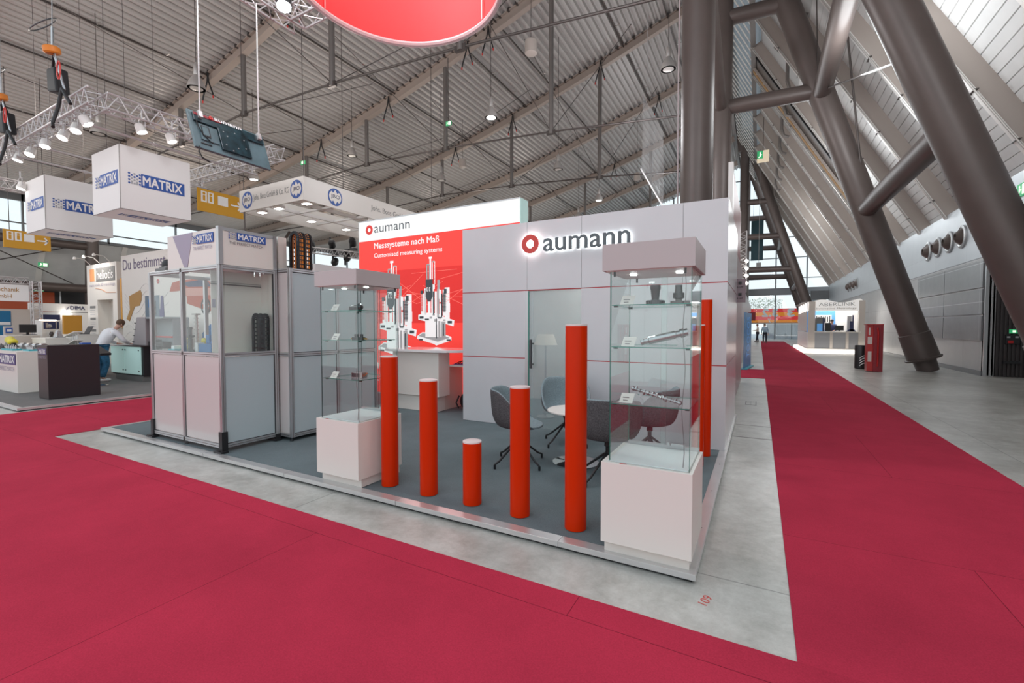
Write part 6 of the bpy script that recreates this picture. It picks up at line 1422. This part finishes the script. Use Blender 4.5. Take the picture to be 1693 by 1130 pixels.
cp([(-14.95, 2.68), (-13.28, 2.62), (-13.24, 2.42), (-14.95, 2.44)], 1, 2)
cp([(-16.5, 1.25), (-15.88, 1.25), (-15.85, 1.75), (-16.0, 1.75), (-16.05, 2.5), (-16.2, 2.5), (-16.25, 2.1), (-16.5, 1.8)], 3, 1)
cp([(-13.9, 1.1), (-12.9, 1.1), (-12.9, 1.75), (-13.5, 1.6), (-13.9, 1.35)], 4, 1)
car.build('car_picture', ['car_o', 'car_p', 'navy', 'mpurple', 'robotblue'], t)
b = MB(); ringplate(b, (-13.68, 6.986, 2.12), FR, 0, 0, .24, .18, .003, 28, 0)
for k in range(5):
    a = 1.2566 * k; b.beam((-13.68, 6.984, 2.12), (-13.68 + .17 * math.cos(a), 6.984, 2.12 + .17 * math.sin(a)), .003, .04, 1)
b.build('wheel_picture', ['black', 'alu'], t)
b = MB(); ringplate(b, (-16.35, 6.99, 2.95), FR, 0, 0, .07, .03, .003, 20); b.build('red_ring_plate', 'rlogo', t)  # small red ring laid on the upper panel
# lit glass counter with the grey sloped box
t = thing('glass_counter', (-15.4, 6.2, .06), 'counter with lit frosted glass front where the man leans', 'counter')
b = MB(); b.box(-16.35, -14.50, 5.82, 6.62, .20, 1.0); b.box(-16.1, -14.54, 5.80, 6.6, .06, .20, 1); b.build('body', ['blackc', 'greyp'], t)
b = MB(); b.box(-16.35, -15.52, 5.785, 5.80, .24, .99); b.box(-15.50, -14.56, 5.785, 5.80, .24, .99); b.build('glass_front', 'glassblue', t)
b = MB(); b.box(-16.38, -14.46, 5.74, 6.66, 1.0, 1.03); b.box(-16.2, -15.3, 5.45, 5.9, 1.03, 1.042, 1); b.build('top', ['brownc', 'acrylic'], t)
b = MB()
for x in (-15.58, -15.44, -14.66):
    for z in (.34, .90): b.lathe([(.016, 0), (.016, .02), (0, .022)], (x, 5.785, z), 10, axis=(0, -1, 0))
b.build('glass_stud', 'dsteel', t)
t = thing('measuring_unit', (-14.4, 6.1, 1.03), 'grey slope-sided measuring unit standing on the glass counter', 'machine')
b = MB(); b.prism([(-15.19, 5.85, 1.031), (-14.42, 5.85, 1.031), (-14.42, 5.85, 1.80), (-14.92, 5.85, 1.80)], (0, .6, 0)); b.build('side_housing', mat('warm_grey_plastic', (.28, .255, .26), .5), t, bev=.02)
b = MB(); b.box(-14.40, -13.55, 6.1, 6.5, 1.031, 1.80); b.box(-14.42, -13.5, 5.86, 6.1, 1.74, 1.80); b.build('rear_housing', mat('cool_grey_plastic', (.24, .27, .28), .5), t, bev=.02)
b = MB(); b.box(-14.40, -13.55, 6.08, 6.10, 1.25, 1.29); b.build('red_line', 'rlogo', t); b = MB(); b.box(-14.40, -13.6, 5.9, 6.08, 1.031, 1.14); b.box(-14.2, -13.9, 5.86, 6.0, 1.14, 1.2); b.build('stage', 'black', t)
b = MB()
for q in range(4): b.box(-15.16 + .05 * q, -15.08 + .05 * q, 5.835, 5.85, 1.12 + .17 * q, 1.14 + .17 * q)
b.build('panel_gap', 'black', t)
lb = lowc(-13.2, 6.1, 6.9, .95, 'white counter half hidden behind the glazed machine cabinet', .9)
t = thing('folded_laptop', (-17.4, 5.5, 1.32), 'dark laptop with raised lid on the low white plinth', 'laptop')
b = MB(); b.box(-17.6, -17.2, 5.33, 5.62, 1.321, 1.345); b.build('keyboard_half', 'dsteel', t); b = MB(); b.prism([(-17.58, 5.60, 1.345), (-17.22, 5.60, 1.345), (-17.22, 5.70, 1.55), (-17.58, 5.70, 1.55)], (0, .012, 0)); b.build('lid', 'black', t)
t = thing('bar_stool', (-14.6, 4.9, .06), 'bar stool with black angled backrest between dark counter and man', 'stool')
b = MB(); b.beam((-14.95, 4.9, 1.06), (-14.12, 4.9, .86), .22, .06); b.build('seat', 'black', t, bev=.01); b = MB(); b.tube((-14.6, 4.9, .06), (-14.6, 4.9, .98), .025, 10); b.lathe([(.2, 0), (.2, .012), (.03, .03)], (-14.6, 4.9, .06), 24); b.build('pedestal', 'chrome', t, smooth=True)

# ================================================================== ALONG THE AISLE
t = thing('stand_sign', (-.2, 8.3, 1.95), 'mauve sign with the stand numbers on the corner of the white wall', 'sign')
b = MB(); b.box(-.385, -.205, 8.46, 8.475, 1.95, 2.345); b.build('plate', 'gpurple', t)
for z, n_ in ((2.25, '3109'), (2.06, '3107')):
    b = MB(); b.box(-.315, -.265, 8.452, 8.46, z, z + .05); b.build('black_square', 'black', t)
    text('number', n_, (-.335, 8.457, z - .055), FR, .09, .026, 'black', t, bold=.01)
b = MB(); b.tube((-.335, 8.43, 2.3), (-.36, 8.46, 2.12), .006, 6); b.build('bracket', 'dsteel', t)
t = thing('stand_wall', (-.5, 11, .0), 'tall mauve grey side wall of the next stand with red upper panel', 'wall')
b = MB(); b.box(-.47, -.42, 8.6, 13.9, .06, 3.05); b.build('panel', 'pwall', t); b = MB(); b.box(-.50, -.44, 9.2, 12.6, 3.05, 4.35); b.build('red_upper_panel', 'darkred', t); b = MB(); b.box(-.52, -.44, 8.9, 9.2, 3.0, 4.45); b.box(-.52, -.44, 12.6, 12.7, 3.05, 4.4); b.build('post', 'rafterw', t)
b = MB(); b.box(-6.0, -.47, 8.6, 8.66, .06, 3.0); b.build('return_wall', 'plain', t)
t = thing('roll_up_banner', (-.4, 18.9, 0), 'blue roll-up banner with vertical white lettering beside the runner', 'banner')
ud = Vector((.19, 1.75, 0)).normalized(); b = MB(); b.prism([(-.45, 18.0, .05), (-.26, 19.75, .05), (-.26, 19.75, 2.05), (-.45, 18.0, 2.05)], (-.02, .002, 0)); b.build('cloth', 'deepblue', t); text('lettering', 'TOOCOS', Vector((-.448, 18.0, .40)) + ud * 1.2 + Vector((.012, 0, 0)), (Vector((0, 0, 1)), -ud), 1.5, .7, 'screenl', t)
b = MB(); b.prism([(-.56, 17.95, 0), (-.34, 17.95, 0), (-.16, 19.8, 0), (-.36, 19.8, 0)], (0, 0, .05)); b.build('foot', 'cyan', t)
t = thing('stand_wall', (-.6, 28, 0), 'pale stand wall with small red flag further down the aisle', 'wall')
b = MB(); b.box(-.72, -.62, 20.9, 43, .0, 3.2); b.build('panel', 'plain', t); b = MB(); b.box(-.62, -.2, 31.0, 31.05, 1.9, 2.4); b.build('red_flag', 'darkred', t); b = MB(); b.box(-.61, -.6, 36, 42, .1, 1.9); b.build('red_lower_panel', 'firered', t)
truss('lattice_mast', (-.80, 24.5, 3.2), (-.80, 24.5, 6.1), .42, 'silver lattice mast with bright lamps above the aisle stands', 'lattice masts', .4, .03, up=(1, 0, 0))
for q in range(4):
    t = thing('mast_lamp', (-.5, 24.2, 3.6 + .35 * q), 'small bright lamp on the lattice mast, %s' % ('lowest of four', 'second from below', 'third from below', 'topmost of four')[q], 'lamp', 'lamps on the lattice mast'); b = MB(); b.lathe([(.0, 0), (.07, .0), (.06, .12), (0, .14)], (-.55, 24.2, 3.6 + .35 * q), 12, axis=(-.4, 1, .3)); b.build('bulb', 'lamp', t)
# corner stand with kiosk
AY = 32.0; ax0, ax1 = 2.56, 5.28
t = thing('kiosk_stand', (3.9, 34, 0), 'white glowing corner stand with wavy header and measuring machines', 'kiosk')
b = MB(); b.box(ax0 - .25, ax1 + .1, AY - .35, 40.2, 0, .14); b.build('glowing_plinth', 'fglow', t)
b = MB(); b.box(ax0 - .05, ax1, AY - .05, 40.1, .14, .24); b.build('deck', 'white', t)
b = MB()
for x in (ax0 + 1.08, ax0 + 1.83): b.box(x, x + .14, AY, AY + .12, .24, 1.19)
b.box(ax0 + .02, ax0 + .34, AY, AY + .2, .24, 3.03); b.box(ax1 - .30, ax1 - .02, AY, AY + .2, .24, 3.03); b.build('pillar', 'beige', t)
b = MB(); b.box(ax0 + .3, ax1 - .25, AY + .05, AY + .5, .24, 1.20); b.build('counter_front', mat('brushed_sheet', (.42, .42, .43), .3, .5), t)
b = MB(); b.box(ax0 + .3, ax1 - .2, AY - .03, AY + .7, 1.20, 1.25); b.build('counter_top', 'white', t)
b = MB(); n = 24; top = [(ax0 + .02 + (ax1 - ax0 - .04) * k / n, 3.03 + .10 * math.sin((k / n) * 9.0 - .6) * (1 if 2 < k < n - 1 else 0)) for k in range(n + 1)]
b.prism([(x, AY + .02, z) for x, z in top] + [(ax1 - .02, AY + .02, 2.46), (ax0 + .02, AY + .02, 2.46)], (0, .16, 0)); b.build('wavy_header', mat('header_glow', (.85, .83, .80), .5, emit=.25, ecol=(1, .97, .92)), t)
text('header_text', 'ABERLINK', (ax0 + .50, AY + .012, 2.74), FR, 1.75, .20, 'plain', t); text('header_line', 'Innovative Metrology', (ax0 + .40, AY + .012, 2.52), FR, 1.90, .13, 'greyp', t)
b = MB(); b.box(ax0 + .3, ax1 - .05, AY + 1.9, AY + 2.0, .24, 2.9); b.build('back_wall', 'whitep', t)
b = MB(); b.box(ax0 + .35, ax0 + 1.55, AY + 1.86, AY + 1.9, 1.2, 2.5); b.build('blue_print', 'screenl', t)
b = MB(); b.box(ax0 + .52, ax0 + 1.35, AY + 1.83, AY + 1.86, 1.3, 2.25, 0)
for q in range(7): b.box(ax0 + .56 + .11 * q, ax0 + .62 + .11 * q, AY + 1.82, AY + 1.83, 1.75 + .04 * (q % 3), 2.2 - .05 * (q % 2), 1)
b.build('photo_print', ['whitep', 'dsteel'], t)
b = MB(); b.box(ax0, ax0 + .04, AY + .2, 40.0, 1.25, 2.5, 0); b.box(ax0 - .01, ax0 + .04, AY + .1, 40.0, .24, 1.22, 1); b.box(ax0 - .01, ax0 + .03, AY + .25, AY + .75, 1.2, 2.5, 2); b.build('side_panel', ['white', 'rafterw', 'screenl'], t)
b = MB()
for q in range(5): b.box(ax0 - .02, ax0 + .06, AY + .3 + 1.7 * q, AY + .45 + 1.7 * q, 2.45, 3.0)
b.build('side_post', 'fglow', t)
b = MB()
for q in range(4): b.box(ax0 - .28, ax0 + .1, AY + 1.0 + 1.7 * q, AY + 1.4 + 1.7 * q, 3.0, 3.05)
b.build('side_canopy', 'hanger', t)
b = MB()
for q in range(3): b.box(ax0 + .62 + .95 * q, ax0 + .9 + .95 * q, AY + .03, AY + .05, .9, .98)
b.build('panel_caption', 'plain', t)
area_light('kiosk_light', (3.9, 33.2, 3.2), 2.0, 60, (0, 0, 0), (1, .95, .9), 1.5)
t = thing('coordinate_machine', (3.05, 32.4, 1.25), 'dark grey boxed measuring machine with blue poster on the kiosk counter', 'machine')
b = MB(); b.box(2.98, 3.40, 32.35, 32.75, 1.252, 2.08); b.box(2.88, 2.98, 32.35, 32.75, 1.252, 2.0); b.build('housing', 'greyp', t, bev=.01); b = MB(); b.box(3.03, 3.30, 32.32, 32.34, 1.26, 1.72); b.build('blue_poster', 'screenl', t); b = MB(); b.box(3.32, 3.40, 32.3, 32.4, 1.252, 2.0); b.build('column', 'navy', t)
t = thing('gantry_machine', (4.7, 32.4, 1.25), 'blue-grey column measuring machine at the right end of the kiosk counter', 'machine')
b = MB(); b.box(4.50, 4.70, 32.4, 32.5, 1.252, 2.15, 0); b.box(4.74, 4.80, 32.4, 32.5, 1.8, 2.2, 1); b.box(4.62, 4.80, 32.35, 32.5, 1.252, 1.85, 1); b.prism([(4.45, 32.35, 1.252), (4.92, 32.35, 1.252), (4.82, 32.35, 1.38), (4.6, 32.35, 1.38)], (0, .3, 0), 1); b.build('column', ['plain', 'navy'], t)
t = thing('monitor', (4.15, 32.4, 1.25), 'black monitor on the kiosk counter right of the dark-haired person', 'monitor'); b = MB(); b.box(3.93, 4.34, 32.4, 32.44, 1.31, 1.60); b.box(4.1, 4.16, 32.42, 32.46, 1.252, 1.4); b.build('screen', 'black', t); b = MB(); b.box(4.0, 4.25, 32.25, 32.35, 1.252, 1.275); b.build('keyboard', 'whitep', t)
t = thing('monitor', (3.6, 32.4, 1.25), 'large black monitor in front of the dark-haired person at the kiosk', 'monitor'); b = MB(); b.box(3.43, 3.72, 32.38, 32.42, 1.27, 1.76); b.build('screen', 'black', t); b = MB(); b.box(3.5, 3.66, 32.36, 32.40, 1.252, 1.3); b.build('stand', 'dsteel', t)
kj = {k: (v[0], v[1], v[2] - .0) for k, v in stand_j.items()}
kj.update(ell=(-.24, .10, 1.15), elr=(.24, .10, 1.15), wrl=(-.12, .3, 1.1), wrr=(.12, .3, 1.1))
human('dark-haired person in navy top standing behind the kiosk counter', (3.86, 33.15, .20), R(170), kj, 'navy', 'dtr', 'black', 'black')
# bin and fire cabinet
t = thing('waste_bin', (3.29, 20.55, 0), 'dark round waste bin with pale arc print beside the red cabinet', 'bin')
b = MB(); b.lathe([(.16, 0), (.185, .02), (.185, .84), (.175, .86), (.17, .86), (.15, .70), (0, .7)], (3.29, 20.62, 0), 32); b.build('barrel', 'binb', t, smooth=True)
b = MB()
for q in range(4):
    n = 10; vs = []
    for k in range(n + 1):
        a = -1.9 + 1.2 * k / n; z = .10 + .09 * q + .10 * math.sin(k / n * 2.2); 
        for zz in (z, z + .035): vs.append((3.29 + .187 * math.cos(a), 20.62 + .187 * math.sin(a), zz))
    b.add(vs, [(2 * k, 2 * k + 2, 2 * k + 3, 2 * k + 1) for k in range(n)])
b.build('arc_print', 'whitep', t)
t = thing('fire_cabinet', (3.5, 19.35, 0), 'free-standing red fire equipment cabinet with dark red front', 'cabinet')
b = MB(); b.box(3.40, 3.66, 19.20, 19.62, .02, 1.62); b.build('front_case', 'darkred', t, bev=.006)
b = MB(); b.box(3.24, 3.40, 19.26, 19.62, .02, 1.60); b.box(3.20, 3.67, 19.19, 19.63, 1.60, 1.63); b.build('side_case', 'firered', t)
b = MB(); b.box(3.27, 3.32, 19.25, 19.26, 1.25, 1.5); b.box(3.25, 3.37, 19.25, 19.26, .95, 1.20); b.box(3.26, 3.36, 19.25, 19.26, .35, .7); b.build('white_panel', 'pinkish', t)
b = MB(); b.path([(3.52, 19.19, .2), (3.52, 19.17, .4), (3.52, 19.17, 1.35), (3.50, 19.19, 1.5)], .025, 8); b.build('hose', 'firered', t, smooth=True)
